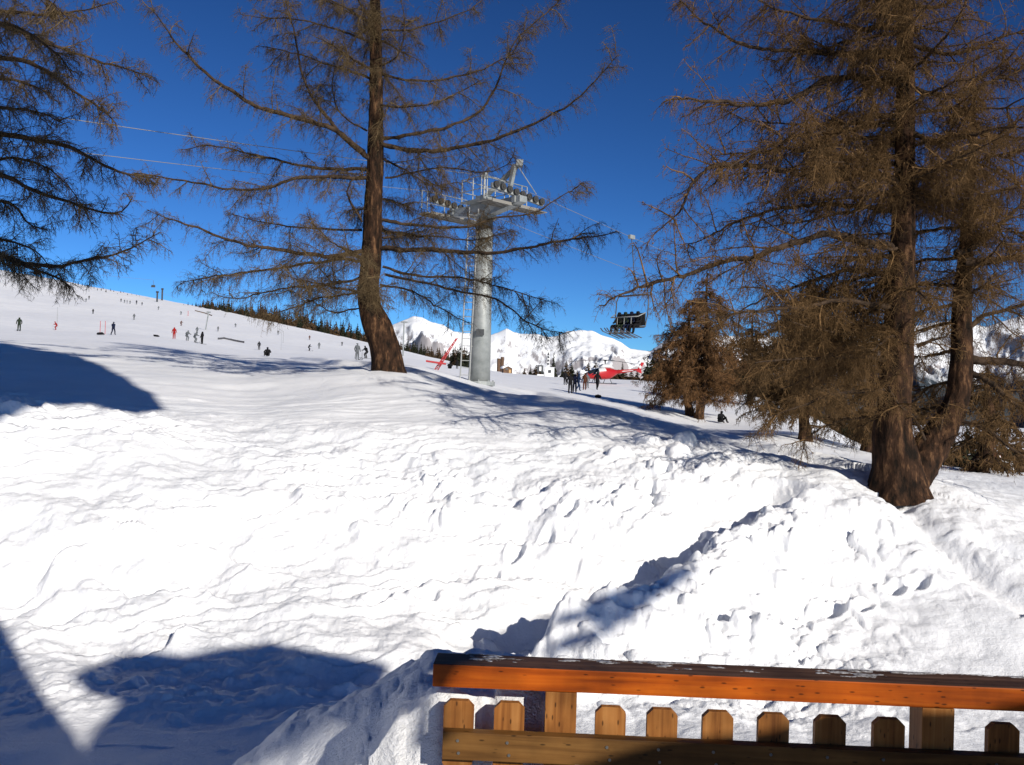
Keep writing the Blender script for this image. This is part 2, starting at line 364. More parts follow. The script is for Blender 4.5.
def mountain_material():
    m = mat('mountain', (0.85, 0.87, 0.9), 0.8); nt = m.node_tree; N, L = nt.nodes, nt.links; b = N['Principled BSDF']
    b.inputs['Specular IOR Level'].default_value = 0.1
    geo = N.new('ShaderNodeNewGeometry'); sep = N.new('ShaderNodeSeparateXYZ'); L.new(geo.outputs['Normal'], sep.inputs[0])
    sp = N.new('ShaderNodeSeparateXYZ'); L.new(geo.outputs['Position'], sp.inputs[0])
    no = N.new('ShaderNodeTexNoise'); no.inputs['Scale'].default_value = 1; no.inputs['Detail'].default_value = 9; no.inputs['Roughness'].default_value = 0.75
    mpp = N.new('ShaderNodeMapping'); mpp.inputs['Scale'].default_value = (.022, .0025, .014); mpp.inputs['Rotation'].default_value = (0, .5, 0); L.new(geo.outputs['Position'], mpp.inputs[0]); L.new(mpp.outputs[0], no.inputs['Vector'])
    # rock where steep
    a = N.new('ShaderNodeMath'); a.operation = 'MULTIPLY_ADD'; L.new(no.outputs[0], a.inputs[0]); a.inputs[1].default_value = 1.1; L.new(sep.outputs['Z'], a.inputs[2])
    r = N.new('ShaderNodeMapRange'); L.new(a.outputs[0], r.inputs[0]); r.inputs[1].default_value = 1.25; r.inputs[2].default_value = 1.12
    # forest low down, with the slope's blue shade put into its colour
    f = N.new('ShaderNodeMath'); f.operation = 'MULTIPLY_ADD'; L.new(no.outputs[0], f.inputs[0]); f.inputs[1].default_value = 420; L.new(sp.outputs['Z'], f.inputs[2])
    fr = N.new('ShaderNodeMapRange'); L.new(f.outputs[0], fr.inputs[0]); fr.inputs[1].default_value = 460; fr.inputs[2].default_value = 350
    sx = N.new('ShaderNodeMapRange'); L.new(sp.outputs['X'], sx.inputs[0]); sx.inputs[1].default_value = 900; sx.inputs[2].default_value = 1500
    mm = N.new('ShaderNodeMath'); mm.operation = 'MULTIPLY'; L.new(fr.outputs[0], mm.inputs[0]); L.new(sx.outputs[0], mm.inputs[1])
    x1 = N.new('ShaderNodeMix'); x1.data_type = 'RGBA'; L.new(r.outputs[0], x1.inputs[0]); x1.inputs[6].default_value = (0.86, 0.88, 0.91, 1); x1.inputs[7].default_value = (0.34, 0.32, 0.33, 1)
    x2 = N.new('ShaderNodeMix'); x2.data_type = 'RGBA'; L.new(mm.outputs[0], x2.inputs[0]); L.new(x1.outputs[2], x2.inputs[6]); x2.inputs[7].default_value = (0.045, 0.06, 0.075, 1)
    L.new(x2.outputs[2], b.inputs['Base Color'])
    return m
mo = link('mountains', build_mountains(), mountain_material()); tag(mo, kind='structure')

# ---------------------------------------------------------------- trees
def tubes(Pn, Rn, sides=3):
    """Pn (N,K,3) polylines, Rn (N,K) radii -> verts, quads"""
    N_, K, _ = Pn.shape
    T = np.empty_like(Pn); T[:, 1:-1] = Pn[:, 2:] - Pn[:, :-2]; T[:, 0] = Pn[:, 1] - Pn[:, 0]; T[:, -1] = Pn[:, -1] - Pn[:, -2]
    T /= np.linalg.norm(T, axis=2, keepdims=True) + 1e-9
    ref = np.tile(np.array([0.31, 0.52, 0.79]), (N_, K, 1))
    A = ref - T * (ref * T).sum(2, keepdims=True); A /= np.linalg.norm(A, axis=2, keepdims=True) + 1e-9
    B = np.cross(T, A)
    ang = np.arange(sides) * 2 * math.pi / sides
    V = Pn[:, :, None, :] + Rn[:, :, None, None] * (A[:, :, None, :] * np.cos(ang)[None, None, :, None] + B[:, :, None, :] * np.sin(ang)[None, None, :, None])
    idx = np.arange(N_ * K * sides).reshape(N_, K, sides); nx = np.roll(idx, -1, axis=2)
    q = np.stack([idx[:, :-1], nx[:, :-1], nx[:, 1:], idx[:, 1:]], -1).reshape(-1, 4)
    return V.reshape(-1, 3), q
def resample(pts, rad, n):
    pts = np.array(pts, float); rad = np.array(rad, float)
    # Catmull-Rom through the control points
    if len(pts) > 2:
        Pp = np.vstack([2 * pts[0] - pts[1], pts, 2 * pts[-1] - pts[-2]]); out = []; ro = []
        for i in range(1, len(Pp) - 2):
            for t in np.linspace(0, 1, 9)[:-1]:
                a, b, c, d = Pp[i - 1], Pp[i], Pp[i + 1], Pp[i + 2]
                out.append(0.5 * (2 * b + (c - a) * t + (2 * a - 5 * b + 4 * c - d) * t * t + (3 * b - a - 3 * c + d) * t ** 3))
                ro.append(rad[i - 1] * (1 - t) + rad[i] * t)
        out.append(pts[-1]); ro.append(rad[-1]); pts = np.array(out); rad = np.array(ro)
    s = np.concatenate([[0], np.cumsum(np.linalg.norm(np.diff(pts, axis=0), axis=1))]); q = np.linspace(0, s[-1], n)
    return np.stack([np.interp(q, s, pts[:, k]) for k in range(3)], -1), np.interp(q, s, rad), s[-1]
def unit(a): return a / (np.linalg.norm(a, axis=-1, keepdims=True) + 1e-9)

def grow(parentP, parentR, rng, spacing, lmin, lmax, droop, K=4, rad=0.006, t0=0.1, side=1.0, spread=0.6, curl=0.0, taper_len=0.5):
    """side shoots along polylines (list of (K,3)); returns (N,K,3),(N,K)"""
    groups = {}
    if isinstance(parentP, np.ndarray): groups[0] = parentP
    else:
        for pl in parentP: groups.setdefault(len(pl), []).append(pl)
        groups = {k: np.array(v) for k, v in groups.items()}
    starts = []; dirs = []; lens = []
    for A in groups.values():
        Kp = A.shape[1]; L = np.linalg.norm(np.diff(A, axis=1), axis=2).sum(1)
        cnt = np.maximum(1, (L * (1 - t0) / spacing + rng.random(len(L))).astype(int)); ii = np.repeat(np.arange(len(L)), cnt)
        f = rng.uniform(t0, 1, len(ii)); q = f * (Kp - 1); j0 = np.minimum(q.astype(int), Kp - 2); w = (q - j0)[:, None]
        p = A[ii, j0] * (1 - w) + A[ii, j0 + 1] * w; tg = unit(A[ii, j0 + 1] - A[ii, j0]); n = len(ii)
        rv = rng.normal(size=(n, 3)); rv[:, 2] *= 0.7; pr = unit(rv - tg * (rv * tg).sum(1, keepdims=True))
        d = unit(tg * rng.uniform(0.2, 0.9, (n, 1)) + pr * side)
        ln = rng.uniform(lmin, lmax, n) * (1 - taper_len * f) * np.minimum(1, 0.35 + L[ii] / (3 * lmax + 1e-6))
        starts.append(p); dirs.append(d); lens.append(ln)
    s = np.vstack(starts); d = np.vstack(dirs); ln = np.concatenate(lens)
    N_ = len(s); out = np.empty((N_, K, 3)); out[:, 0] = s; cur = d
    step = (ln / (K - 1))[:, None]
    for k in range(1, K):
        cur = unit(cur + np.array([0, 0, -1.0]) * droop / K + rng.normal(size=(N_, 3)) * spread / K + np.array([0, 0, 1.0]) * curl * k / K / K)
        out[:, k] = out[:, k - 1] + cur * step
    R = np.linspace(1, 0.35, K)[None, :] * rad * (0.6 + 0.6 * rng.random((N_, 1)))
    return out, R

M_BARK = nmat('larch_bark', (0.010, 0.007, 0.005), (0.17, 0.092, 0.046), (8, 8, 2.4), 0.9, 1.0, 0.06, 9, 0.38, 0.70, c3=(0.042, 0.022, 0.013), spec=0.1)
M_LIMB = nmat('larch_limb', (0.018, 0.013, 0.010), (0.075, 0.050, 0.033), (5, 5, 5), 0.9, 0.6, 0.02, 6, spec=0.1)
M_TWIG = nmat('larch_twig', (0.050, 0.034, 0.020), (0.175, 0.125, 0.066), (3.5, 3.5, 3.5), 0.9, 0, 0.02, 6, 0.32, 0.66, spec=0.05)
M_TWIG2 = nmat('larch_twig_lichen', (0.038, 0.025, 0.013), (0.205, 0.122, 0.055), (3.5, 3.5, 3.5), 0.9, 0, 0.02, 6, 0.32, 0.66, spec=0.05)

M_TWIG3 = nmat('larch_twig_rust', (0.060, 0.034, 0.018), (0.260, 0.140, 0.062), (3.5, 3.5, 3.5), 0.9, 0, 0.02, 6, 0.32, 0.66, spec=0.05)
def trunk_mesh(pts, rad, n=110, sides=40, seed=1, flare=0.0):
    P_, R_, L = resample(pts, rad, n)
    T = np.gradient(P_, axis=0); T /= np.linalg.norm(T, axis=1, keepdims=True)
    A = np.array([1.0, 0, 0]) - T * T[:, :1]; A /= np.linalg.norm(A, axis=1, keepdims=True); B = np.cross(T, A)
    ang = np.linspace(0, 2 * math.pi, sides, endpoint=False); s = np.linspace(0, L, n)
    AA, SS = np.meshgrid(ang, s)
    # furrowed bark, twisting slowly round the stem
    cxx, cyy = np.cos(AA + SS * 0.25) * 3.2, np.sin(AA + SS * 0.25) * 3.2
    bump = ridged(cxx * 1.6 + seed, cyy * 1.6 + SS * 0.9, 4, seed) - 0.6
    big = fbm(np.cos(AA) * 0.9 + 5 + seed, np.sin(AA) * 0.9 + SS * 0.9, 3, seed + 5)
    root = flare * 0.7 * np.exp(-SS / 0.28) * (0.6 + 0.5 * np.cos(AA * 5 + 1.3 * seed))
    RR = R_[:, None] * (1 + bump * 0.22 + big * 0.13 + root)
    V = P_[:, None, :] + RR[..., None] * (A[:, None] * np.cos(AA)[..., None] + B[:, None] * np.sin(AA)[..., None])
    idx = np.arange(n * sides).reshape(n, sides); nx = np.roll(idx, -1, 1)
    q = np.stack([idx[:-1], nx[:-1], nx[1:], idx[1:]], -1).reshape(-1, 4)
    return V.reshape(-1, 3), q
def join(parts):
    V = []; Q = []; b = 0
    for v, q in parts: V.append(v); Q.append(q + b); b += len(v)
    return np.vstack(V), np.vstack(Q)

QC = []
def larch(base, trunks, limbs, seed, label, dens=1.0, len2=(0.35, 1.0), droop2=0.9, len3=(0.06, 0.22), r2=0.007, r3=0.0035, twig=None, cat='tree', group=None, sp2=0.075, sp3=0.05, curtain=0.0, bsp=.55, epi=False, name='larch_tree'):
    rng = np.random.default_rng(seed); base = np.array(base)
    root = empty(name, base, 0, label, cat, group)
    link('trunk', np_mesh('trunk', *join([(trunk_mesh(p, r, seed=seed + i, flare=0.35 if i == 0 else 0.1)) for i, (p, r) in enumerate(trunks)])), M_BARK, root)
    # limb wood
    polys = []; subs = []
    for (p, r) in limbs:
        P_, R_, L = resample(p, r, max(14, int(len(p) * 6)))
        jit = np.cumsum(rng.normal(size=P_.shape), axis=0) * 0.016 * min(1, L / 3); jit -= jit[0]; P_ = P_ + jit
        R_ = R_ * (1 + 0.15 * rng.normal(size=len(R_)) * 0.6)
        v, q = tubes(P_[None], R_[None], 7)
        link('limb', np_mesh('limb', v, q), M_LIMB, root); polys.append(P_)
    # boughs off the limbs
    stems_ = [resample(p, r, 60)[0][20 if epi else 30:57] for p, r in trunks]
    b0, r0_ = grow([a[:27] for a in stems_ if len(a) >= 27], None, rng, 0.16 if epi else 0.4, 0.4, 1.3, 1.2, 6, 0.010, 0.0, 1.2, 0.9)
    b1, r1 = grow(polys, None, rng, bsp / dens, 0.5, 1.7, 0.5, 6, 0.016, 0.12, 0.8, 0.9, 0.6)
    secs = polys + [b for b in b1] + [b for b in b0]
    t2, rr2 = grow(secs, None, rng, sp2 / dens, len2[0], len2[1], droop2, 5, r2, 0.06, 0.9, 0.8)
    t3, rr3 = grow(t2, None, rng, sp3 / dens, len3[0], len3[1], 0.5, 3, r3, 0.05, 1.0, 0.5)
    parts = [tubes(b1, r1, 5), tubes(b0, r0_, 4), tubes(t2, rr2, 3), tubes(t3, rr3, 3)]
    if curtain:
        t4, rr4 = grow(t2[::2], None, rng, 0.30 / curtain, 0.2, 0.75, 3.2, 4, r3, 0.1, 0.7, 0.5)
        parts.append(tubes(t4, rr4, 3))
    kk = rng.choice(len(t2), len(t2) // 3, replace=False); c0 = t2[kk, 2] + (t2[kk, 3] - t2[kk, 2]) * rng.random((len(kk), 1)); dr_ = unit(rng.normal(size=c0.shape) + [0, 0, .6])
    cs = (0.011 if r2 < .01 else .02) * rng.uniform(.7, 1.3, (len(kk), 1))
    cp = np.stack([c0, c0 + dr_ * cs * 1.2, c0 + dr_ * cs * 2.6], 1); parts.append(tubes(cp, np.concatenate([cs * .5, cs, cs * .25], 1), 4))
    V, Q = join(parts)
    link('crown', np_mesh('crown', V, Q, smooth=False), twig or M_TWIG, root)
    for c in root.children: c.location = -Vector(base) if False else (0, 0, 0)
    for c in root.children: c.matrix_parent_inverse = Matrix.Translation(-Vector(base))
    QC.append((label[:30], len(Q)))
    return root

def px_limb(pts, D0, slope, tx, r0, r1, k=None, org=(0, 0), sc=1.0):
    """limb traced in picture coordinates, given its own depth: it leaves the trunk column tx and comes nearer/further by slope"""
    out = []
    for (a, b) in pts:
        px = org[0] + a / sc; py = org[1] + b / sc
        dd = D0 + slope * abs(px - tx) / F * D0
        out.append(tuple(P(px, py, dd)))
    return out, list(np.linspace(r0, r1, len(out)))

# --- the larch in the middle
def centre_larch():
    D0 = 23.0; base = hit(387, 371, 18, 27); D0 = base.y
    k = D0 / F
    tp = [(389, 380, 17.5), (388, 366, 16), (385, 348, 14.6), (377, 326, 14.5), (370, 308, 13), (368, 288, 12.2), (371, 258, 12), (373, 220, 10.5), (375, 170, 9.5), (376, 120, 8.2), (376, 60, 7), (375, 0, 6), (374, -60, 5), (373, -140, 3.6), (372, -240, 1.4), (371, -290, .5)]
    trunk = ([tuple(P(a, b, D0)) for a, b, _ in tp], [r * k * (.95 if b > 320 else .86) for _, b, r in tp])
    Z = [  # traced in an enlargement: x/1.913+150, y/1.913
        ([(430, 310), (370, 260), (330, 240), (230, 210), (150, 165), (80, 105), (30, 45), (0, 5)], .11, -.35),
        ([(420, 325), (350, 325), (300, 320), (210, 300), (120, 285), (60, 292)], .07, .3),
        ([(415, 340), (300, 335), (220, 355), (150, 358), (80, 345), (0, 325), (-50, 318)], .065, -.5),
        ([(360, 250), (320, 200), (285, 140), (275, 80), (260, 20), (240, -40)], .06, -.1),
        ([(405, 480), (340, 490), (250, 485), (180, 470), (100, 440), (40, 420), (0, 400)], .085, -.4),
        ([(405, 500), (330, 500), (240, 510), (160, 520), (90, 530), (50, 545)], .06, .3),
        ([(405, 425), (378, 375), (385, 345), (425, 320)], .045, -.8),
        ([(400, 560), (330, 570), (270, 590), (215, 612)], .04, -.5),
        ([(415, 250), (360, 215), (350, 150), (370, 80)], .035, .6),
        ([(420, 150), (350, 120), (270, 100), (200, 90)], .045, .2),
        ([(420, 80), (340, 50), (260, 30), (180, 20)], .04, -.4),
        ([(405, 440), (330, 440), (230, 430), (150, 415)], .045, .5),
        ([(405, 530), (330, 550), (250, 560), (170, 575), (110, 560)], .045, -.2),
        ([(440, 275), (520, 290), (600, 285), (680, 265), (760, 225), (830, 180), (895, 110)], .09, -.3),
        ([(440, 265), (500, 255), (580, 240), (640, 205), (670, 150), (700, 80), (780, 10), (805, -30)], .07, .3),
        ([(430, 135), (480, 150), (560, 155), (620, 140), (690, 100), (730, 50)], .05, .1),
        ([(430, 130), (470, 110), (485, 60), (480, -30)], .04, -.6),
        ([(440, 420), (520, 430), (600, 430), (660, 415), (740, 400), (800, 370), (835, 345)], .06, .3),
        ([(445, 475), (540, 480), (620, 490), (700, 485), (780, 465), (850, 455), (900, 448)], .09, -.45),
        ([(445, 510), (520, 530), (620, 540), (700, 560), (780, 580)], .05, .2),
        ([(440, 545), (500, 560), (560, 600), (610, 625)], .04, -.3),
        ([(450, 525), (560, 545), (660, 570), (730, 618), (790, 632)], .045, -.55),
        ([(440, 300), (490, 325), (540, 352), (600, 345)], .04, .6),
        ([(450, 340), (540, 320), (640, 332), (700, 310)], .035, -.1),
        ([(430, 200), (500, 205), (570, 190), (640, 150)], .04, -.7),
        ([(430, 60), (520, 50), (610, 20), (660, -30)], .04, .3),
        ([(425, 40), (360, 10), (300, -30)], .03, .2),
        ([(445, 455), (530, 450), (620, 455), (700, 440)], .04, .7),
        ([(400, 590), (350, 600), (300, 575), (260, 560)], .03, .5),
    ]
    limbs = [px_limb(p, D0, s, 373, r * .82, 0.008, org=(150, 0), sc=1.913) for p, r, s in Z]
    # limbs pointing at and away from the viewer, and the part above the picture
    rng = random.Random(5)
    tpos = trunk[0]
    for i in range(52):
        f = rng.uniform(0.28, 0.97) if i < 26 else rng.uniform(0.72, 0.985)
        q = f * (len(tpos) - 1); j = int(q); p0 = Vector(tpos[j]).lerp(Vector(tpos[min(j + 1, len(tpos) - 1)]), q - j)
        a = rng.choice([-1, 1]) * math.pi / 2 + rng.uniform(-.7, .7) if i < 26 else rng.uniform(0, 6.28)
        L = rng.uniform(1.8, 3.6) * (1.25 - f) / 0.75; L = max(L, 0.7)
        d = Vector((math.cos(a), math.sin(a), 0)); rise = rng.uniform(-.1, .45)
        pts = [p0, p0 + d * L * .35 + Vector((0, 0, L * rise * .2)), p0 + d * L * .7 + Vector((0, 0, L * rise * .35)), p0 + d * L + Vector((0, 0, L * rise * .75))]
        limbs.append(([tuple(p) for p in pts], [.04, .03, .018, .007]))
    larch(base, [trunk], limbs, 3, 'tall bare larch with a crooked orange-brown trunk beside the lift pylon', dens=1.0, len2=(0.25, 1.05), droop2=1.5, epi=True, r2=0.0052, r3=0.0031, sp2=0.028, sp3=0.042, curtain=.7, bsp=.40)
centre_larch()

def big_larch():
    base = hit(897, 492, 12, 18); D0 = base.y; k = D0 / F
    t1 = [(896, 502, 29), (896, 488, 26), (896, 465, 22), (892, 435, 18.5), (894, 400, 15.5), (897, 350, 15.5), (900, 300, 14.5), (903, 240, 12), (905, 150, 10), (905, 60, 8), (905, -40, 6.5), (904, -160, 4.5), (903, -330, 2.5), (902, -430, 1)]
    t2 = [(905, 490, 20), (915, 470, 19), (930, 448, 17), (947, 422, 13), (957, 400, 11.5), (961, 368, 11), (962, 310, 9.5), (966, 250, 7), (969, 190, 4.5), (973, 130, 2.5), (974, 60, 1)]
    T1 = ([tuple(P(a, b, D0)) for a, b, _ in t1], [r * k for *_, r in t1]); T2 = ([tuple(P(a, b, D0 + 0.15 + 0.003 * (502 - b))) for a, b, _ in t2], [r * k for *_, r in t2])
    A = dict(org=(600, 0), sc=2.25)
    Z = [([(690, 190), (600, 185), (500, 190), (420, 230), (340, 245), (250, 235), (180, 225), (120, 230)], .07, -.3),
         ([(680, 130), (560, 130), (440, 130), (340, 110), (260, 60), (200, 10)], .06, .2),
         ([(690, 420), (600, 400), (500, 420), (400, 400), (330, 392), (250, 400), (200, 430), (165, 500), (120, 540)], .07, -.35),
         ([(670, 560), (600, 545), (520, 520), (440, 540), (330, 570), (240, 580), (150, 610), (80, 630), (10, 665)], .075, -.3),
         ([(650, 620), (560, 600), (450, 620), (350, 650), (290, 690)], .05, .3),
         ([(650, 690), (560, 680), (450, 700), (330, 700), (240, 710)], .055, -.5),
         ([(680, 330), (600, 310), (500, 330), (420, 330), (330, 340), (260, 350)], .05, .25),
         ([(690, 260), (600, 250), (520, 280), (420, 290), (340, 320), (250, 390)], .05, -.6),
         ([(690, 60), (600, 50), (480, 40), (380, 10), (300, -30)], .05, .1),
         ([(690, 480), (600, 470), (480, 470), (380, 480), (300, 520), (220, 560)], .05, .4),
         ([(690, 0), (600, -10), (500, -40), (420, -90)], .045, -.2),
         ([(820, 590), (900, 585), (960, 580), (1100, 560)], .08, -.1),
         ([(800, 570), (880, 520), (960, 450), (1060, 390)], .06, .3),
         ([(700, 300), (760, 320), (830, 300), (930, 310), (1030, 290)], .05, -.4),
         ([(700, 200), (790, 210), (880, 180), (960, 150), (1060, 120)], .05, .2),
         ([(700, 100), (800, 110), (900, 70), (1000, 40)], .045, -.3),
         ([(830, 450), (900, 430), (990, 400), (1080, 400)], .045, .5),
         ([(700, 380), (760, 400), (810, 370), (840, 310)], .035, -.7),
         ([(600, 450), (560, 400), (570, 340), (620, 290)], .03, -.9),
         ([(690, 20), (780, 10), (860, -30), (940, -60)], .04, .2)]
    L = [px_limb(p, D0, s, 900, r, .008, **A) for p, r, s in Z]
    Z2 = [([(962, 360), (1007, 362), (1045, 366), (1090, 372)], .085, -.2), ([(961, 366), (993, 385), (1012, 400), (1040, 418), (1080, 440)], .06, -.5),
          ([(896, 360), (838, 362), (791, 366), (755, 372)], .045, -.3), ([(895, 392), (838, 393), (791, 405), (760, 416)], .04, -.5),
          ([(917, 346), (935, 341), (950, 337)], .04, -.2), ([(897, 328), (850, 335), (800, 330), (740, 345)], .045, .4),
          ([(948, 418), (985, 430), (1010, 450), (1040, 475)], .04, -.6), ([(894, 415), (850, 420), (820, 432), (800, 445)], .03, .4),
          ([(965, 330), (1000, 310), (1040, 300), (1080, 280)], .05, .3), ([(925, 440), (918, 420), (900, 405), (890, 385)], .035, -.9),
          ([(940, 430), (943, 415), (950, 400)], .02, -1.5)]
    L += [px_limb(p, D0 + (.15 + .003 * (502 - p[0][1]) if p[0][0] > 940 else 0), s, p[0][0], r, .008) for p, r, s in Z2]
    rng = random.Random(9)
    for i in range(175):
        tp = T1[0] if i % 4 else T2[0]
        f = rng.uniform(0.36, 0.97); q = f * (len(tp) - 1); j = int(q); p0 = Vector(tp[j]).lerp(Vector(tp[min(j + 1, len(tp) - 1)]), q - j)
        a = rng.uniform(0, 6.28) if i % 2 else rng.choice([-1, 1]) * math.pi / 2 + rng.uniform(-.9, .9)
        Ln = rng.uniform(1.3, 2.9) * min(1, (1.35 - f) / .7); d = Vector((math.cos(a), math.sin(a), 0)); rise = rng.uniform(-.45, .3)
        pts = [p0, p0 + d * Ln * .35 + Vector((0, 0, Ln * rise * .1)), p0 + d * Ln * .7 + Vector((0, 0, Ln * rise * .4)), p0 + d * Ln + Vector((0, 0, Ln * (rise * .9 + .05)))]
        if p0.z > 13.5 and i % 4: continue
        if p0.z < base.z + 2.4 and d.y < .25: continue
        if p0.z < base.z + 4.6 and d.x > .3: continue
        if p0.z < base.z + 5 and d.y < -.6 and i % 3: continue
        L.append(([tuple(p) for p in pts], [.035, .028, .016, .006]))
    r = larch(base, [T1, T2], L, 8, 'huge bare larch with a forked dark trunk on the snow bank at right', dens=1.0, len2=(0.25, 0.85), droop2=1.3, r2=0.0048, r3=0.0029, twig=M_TWIG2, curtain=1.2, sp2=0.034, sp3=0.046, bsp=.18, epi=True)
big_larch()

def left_larch():
    D0 = 23.0; bx = P(-190, 400, D0); base = Vector((bx.x, bx.y, gz(bx.x, bx.y)))
    tz = base.z
    tr = [(base.x, base.y, tz - .2), (base.x + .1, base.y, tz + 1), (base.x - .05, base.y, tz + 4), (base.x + .05, base.y, tz + 8), (base.x, base.y, tz + 12), (base.x, base.y, tz + 16)]
    T1 = (tr, [.48, .36, .30, .24, .15, .03])
    A = dict(org=(0, 0), sc=2.55)
    Z = [([(-480, 170), (-200, 150), (0, 140), (100, 165), (180, 220), (250, 270), (285, 305)], .07, -.2),
         ([(-480, 120), (-200, 100), (0, 80), (100, 110), (250, 165), (330, 190), (405, 225)], .06, .2),
         ([(-480, 340), (-200, 330), (0, 340), (100, 350), (200, 370), (280, 410), (340, 430), (412, 440)], .07, -.3),
         ([(-480, 380), (-200, 400), (0, 440), (100, 490), (200, 520), (300, 540), (342, 500)], .07, -.1),
         ([(-480, 560), (-200, 600), (0, 640), (60, 660), (130, 665), (200, 650), (280, 630), (340, 600), (400, 570)], .07, .1),
         ([(-480, 600), (-200, 630), (0, 655), (80, 685), (150, 715), (175, 745)], .06, -.3),
         ([(-480, 20), (-200, 20), (0, 20), (100, 30), (200, 10), (290, -12)], .06, .2),
         ([(-480, 480), (-200, 500), (0, 520), (60, 580), (110, 600)], .05, .3),
         ([(-480, 250), (-200, 250), (0, 260), (80, 270), (165, 300)], .05, -.4),
         ([(-480, 60), (-200, 50), (0, 50), (80, 80), (150, 130), (200, 190)], .05, -.5),
         ([(-480, 430), (-200, 440), (0, 400), (80, 410), (150, 450), (230, 560)], .05, .4),
         ([(-480, 200), (-200, 200), (0, 200), (90, 220), (150, 260)], .05, .3),
         ([(-480, -40), (-200, -30), (0, -20), (100, -10), (180, 50)], .05, -.2),
         ([(-480, 600), (-200, 610), (0, 610), (90, 640), (140, 690)], .05, .5)]
    L = [px_limb(p, D0, s * .6, -190, r * 1.3, .01, **A) for p, r, s in Z]
    rng = random.Random(19)
    for i in range(34):
        p0 = Vector((base.x, base.y, base.z + rng.uniform(3, 14))); a = rng.uniform(1.8, 4.6) if i % 2 else rng.uniform(0, 6.28)
        Ln = rng.uniform(1.5, 3.4) * (1.3 - (p0.z - base.z) / 14); d = Vector((math.cos(a), math.sin(a), 0)); rise = rng.uniform(-.3, .2)
        L.append(([tuple(p0), tuple(p0 + d * Ln * .5 + Vector((0, 0, rise * Ln * .3))), tuple(p0 + d * Ln + Vector((0, 0, rise * Ln)))], [.04, .025, .007]))
    larch(base, [T1], L, 12, 'larch whose drooping brown branches reach in over the ski slope at left', dens=1.0, len2=(0.35, 1.2), droop2=1.2, r2=0.0075, r3=0.0044, curtain=0.6, sp2=0.042, sp3=0.055, bsp=.20, len3=(.08, .3))
left_larch()

def small_larch(px, py, dr, H, Wd, seed, label, stems=((0, 0, 1.0),), n=70, top_px=None, twig=None, r2=.014, r3=.010, dens=.8, low=.16):
    b = hit(px, py, *dr); rng = random.Random(seed); T = []; L = []
    for (sx, sy, hs) in stems:
        x, y = b.x + sx, b.y + sy; z = gz(x, y); hh = H * hs
        lean = rng.uniform(-.15, .15)
        pts = [(x + lean * 2, y, z - .2), (x + lean * 1.2, y, z + .06 * hh), (x, y, z + .18 * hh), (x + .1, y, z + .5 * hh), (x, y, z + .8 * hh), (x, y, z + hh)]
        T.append((pts, [.30, .24, .2, .14, .08, .015]))
        for i in range(n):
            f = low + (1 - low) * rng.random() ** 1.05; p0 = Vector((x, y, z + f * hh)); a = rng.uniform(0, 6.28)
            w = Wd * (math.sin(math.pi * min(1, (f - low * .6) / (1.0 - low * .6)) ** .6) * .9 + .12) * rng.uniform(.55, 1.05)
            d = Vector((math.cos(a), math.sin(a), 0)); dz = -w * rng.uniform(.1, .55)
            L.append(([tuple(p0), tuple(p0 + d * w * .45 + Vector((0, 0, dz * .15))), tuple(p0 + d * w * .8 + Vector((0, 0, dz * .6))), tuple(p0 + d * w + Vector((0, 0, dz * 1.1)))], [.035, .025, .015, .008]))
    return larch(b, T, L, seed, label, dens=dens, len2=(.3, .9), droop2=2.0, r2=r2, r3=r3, sp2=.055, sp3=.075, len3=(.15, .45), curtain=.6, bsp=.3, twig=twig or M_TWIG2, name='small_larch_tree')
small_larch(703, 419, (30, 70), 8.4, 3.1, 31, 'bushy drooping larch with two stems down the slope by the crouching figure', stems=((0, 0, 1.0), (-.75, 1.0, .8)), n=95, twig=M_TWIG3)
small_larch(803, 440, (24, 60), 6.6, 3.3, 37, 'low spreading larch on the slope just left of the forked larch', n=110, dens=.8, low=.2)
small_larch(868, 452, (30, 80), 4.6, 2.4, 41, 'larch half hidden behind the thick forked trunk', n=45, dens=.7)
small_larch(985, 478, (24, 50), 2.9, 1.8, 43, 'brown larch behind the red and white barrier at right', n=45, dens=.7, low=.1)
small_larch(750, 405, (60, 110), 7.5, 3.6, 47, 'broad brown larch farther down behind the drooping larch', n=80, dens=.6, r2=.022, r3=.015)

# --- conifers along the skyline
M_CON = nmat('spruce_needles', (0.012, 0.015, 0.010), (0.040, 0.042, 0.024), (1.5, 1.5, 1.5), 0.9, 0, spec=0.05)
M_CON2 = nmat('brown_needles', (0.045, 0.030, 0.018), (0.105, 0.065, 0.035), (1.5, 1.5, 1.5), 0.9, 0, spec=0.05)
M_STEM = mat('stem', (0.05, 0.035, 0.025), 0.9)
def conifer_mesh(seed, H=1.0, Wd=0.2, n=170):
    rng = np.random.default_rng(seed); V = []; Fc = []
    for i in range(n):
        f = 0.07 + 0.93 * rng.random() ** 1.3; z = f * H; a = rng.uniform(0, 6.28); w = Wd * (1.02 - f) * rng.uniform(.55, 1.15) + .012
        d = np.array([math.cos(a), math.sin(a), 0]); s = np.array([-math.sin(a), math.cos(a), 0]) * w * rng.uniform(.25, .45)
        p = np.array([0, 0, z]); dz = np.array([0, 0, 1]) * w
        b = len(V); V += [p + d * w * .05 + dz * .25, p + d * w * .6 + s - dz * .15, p + d * w - dz * .45, p + d * w * .6 - s - dz * .15, p + d * w * .5 + dz * .22]
        Fc += [(b, b + 1, b + 4), (b, b + 4, b + 3), (b + 1, b + 2, b + 4), (b + 4, b + 2, b + 3), (b, b + 3, b + 1), (b + 1, b + 3, b + 2)]
    return np_mesh('crown', np.array(V), np.array(Fc), smooth=False)
mb = MB(); mb.tube([(0, 0, -.05), (0, 0, .5), (0, 0, .97)], [.02, .013, .003], 5)
stem0 = mb.build('trunk', M_STEM); stem_me = stem0.data; bpy.data.objects.remove(stem0)
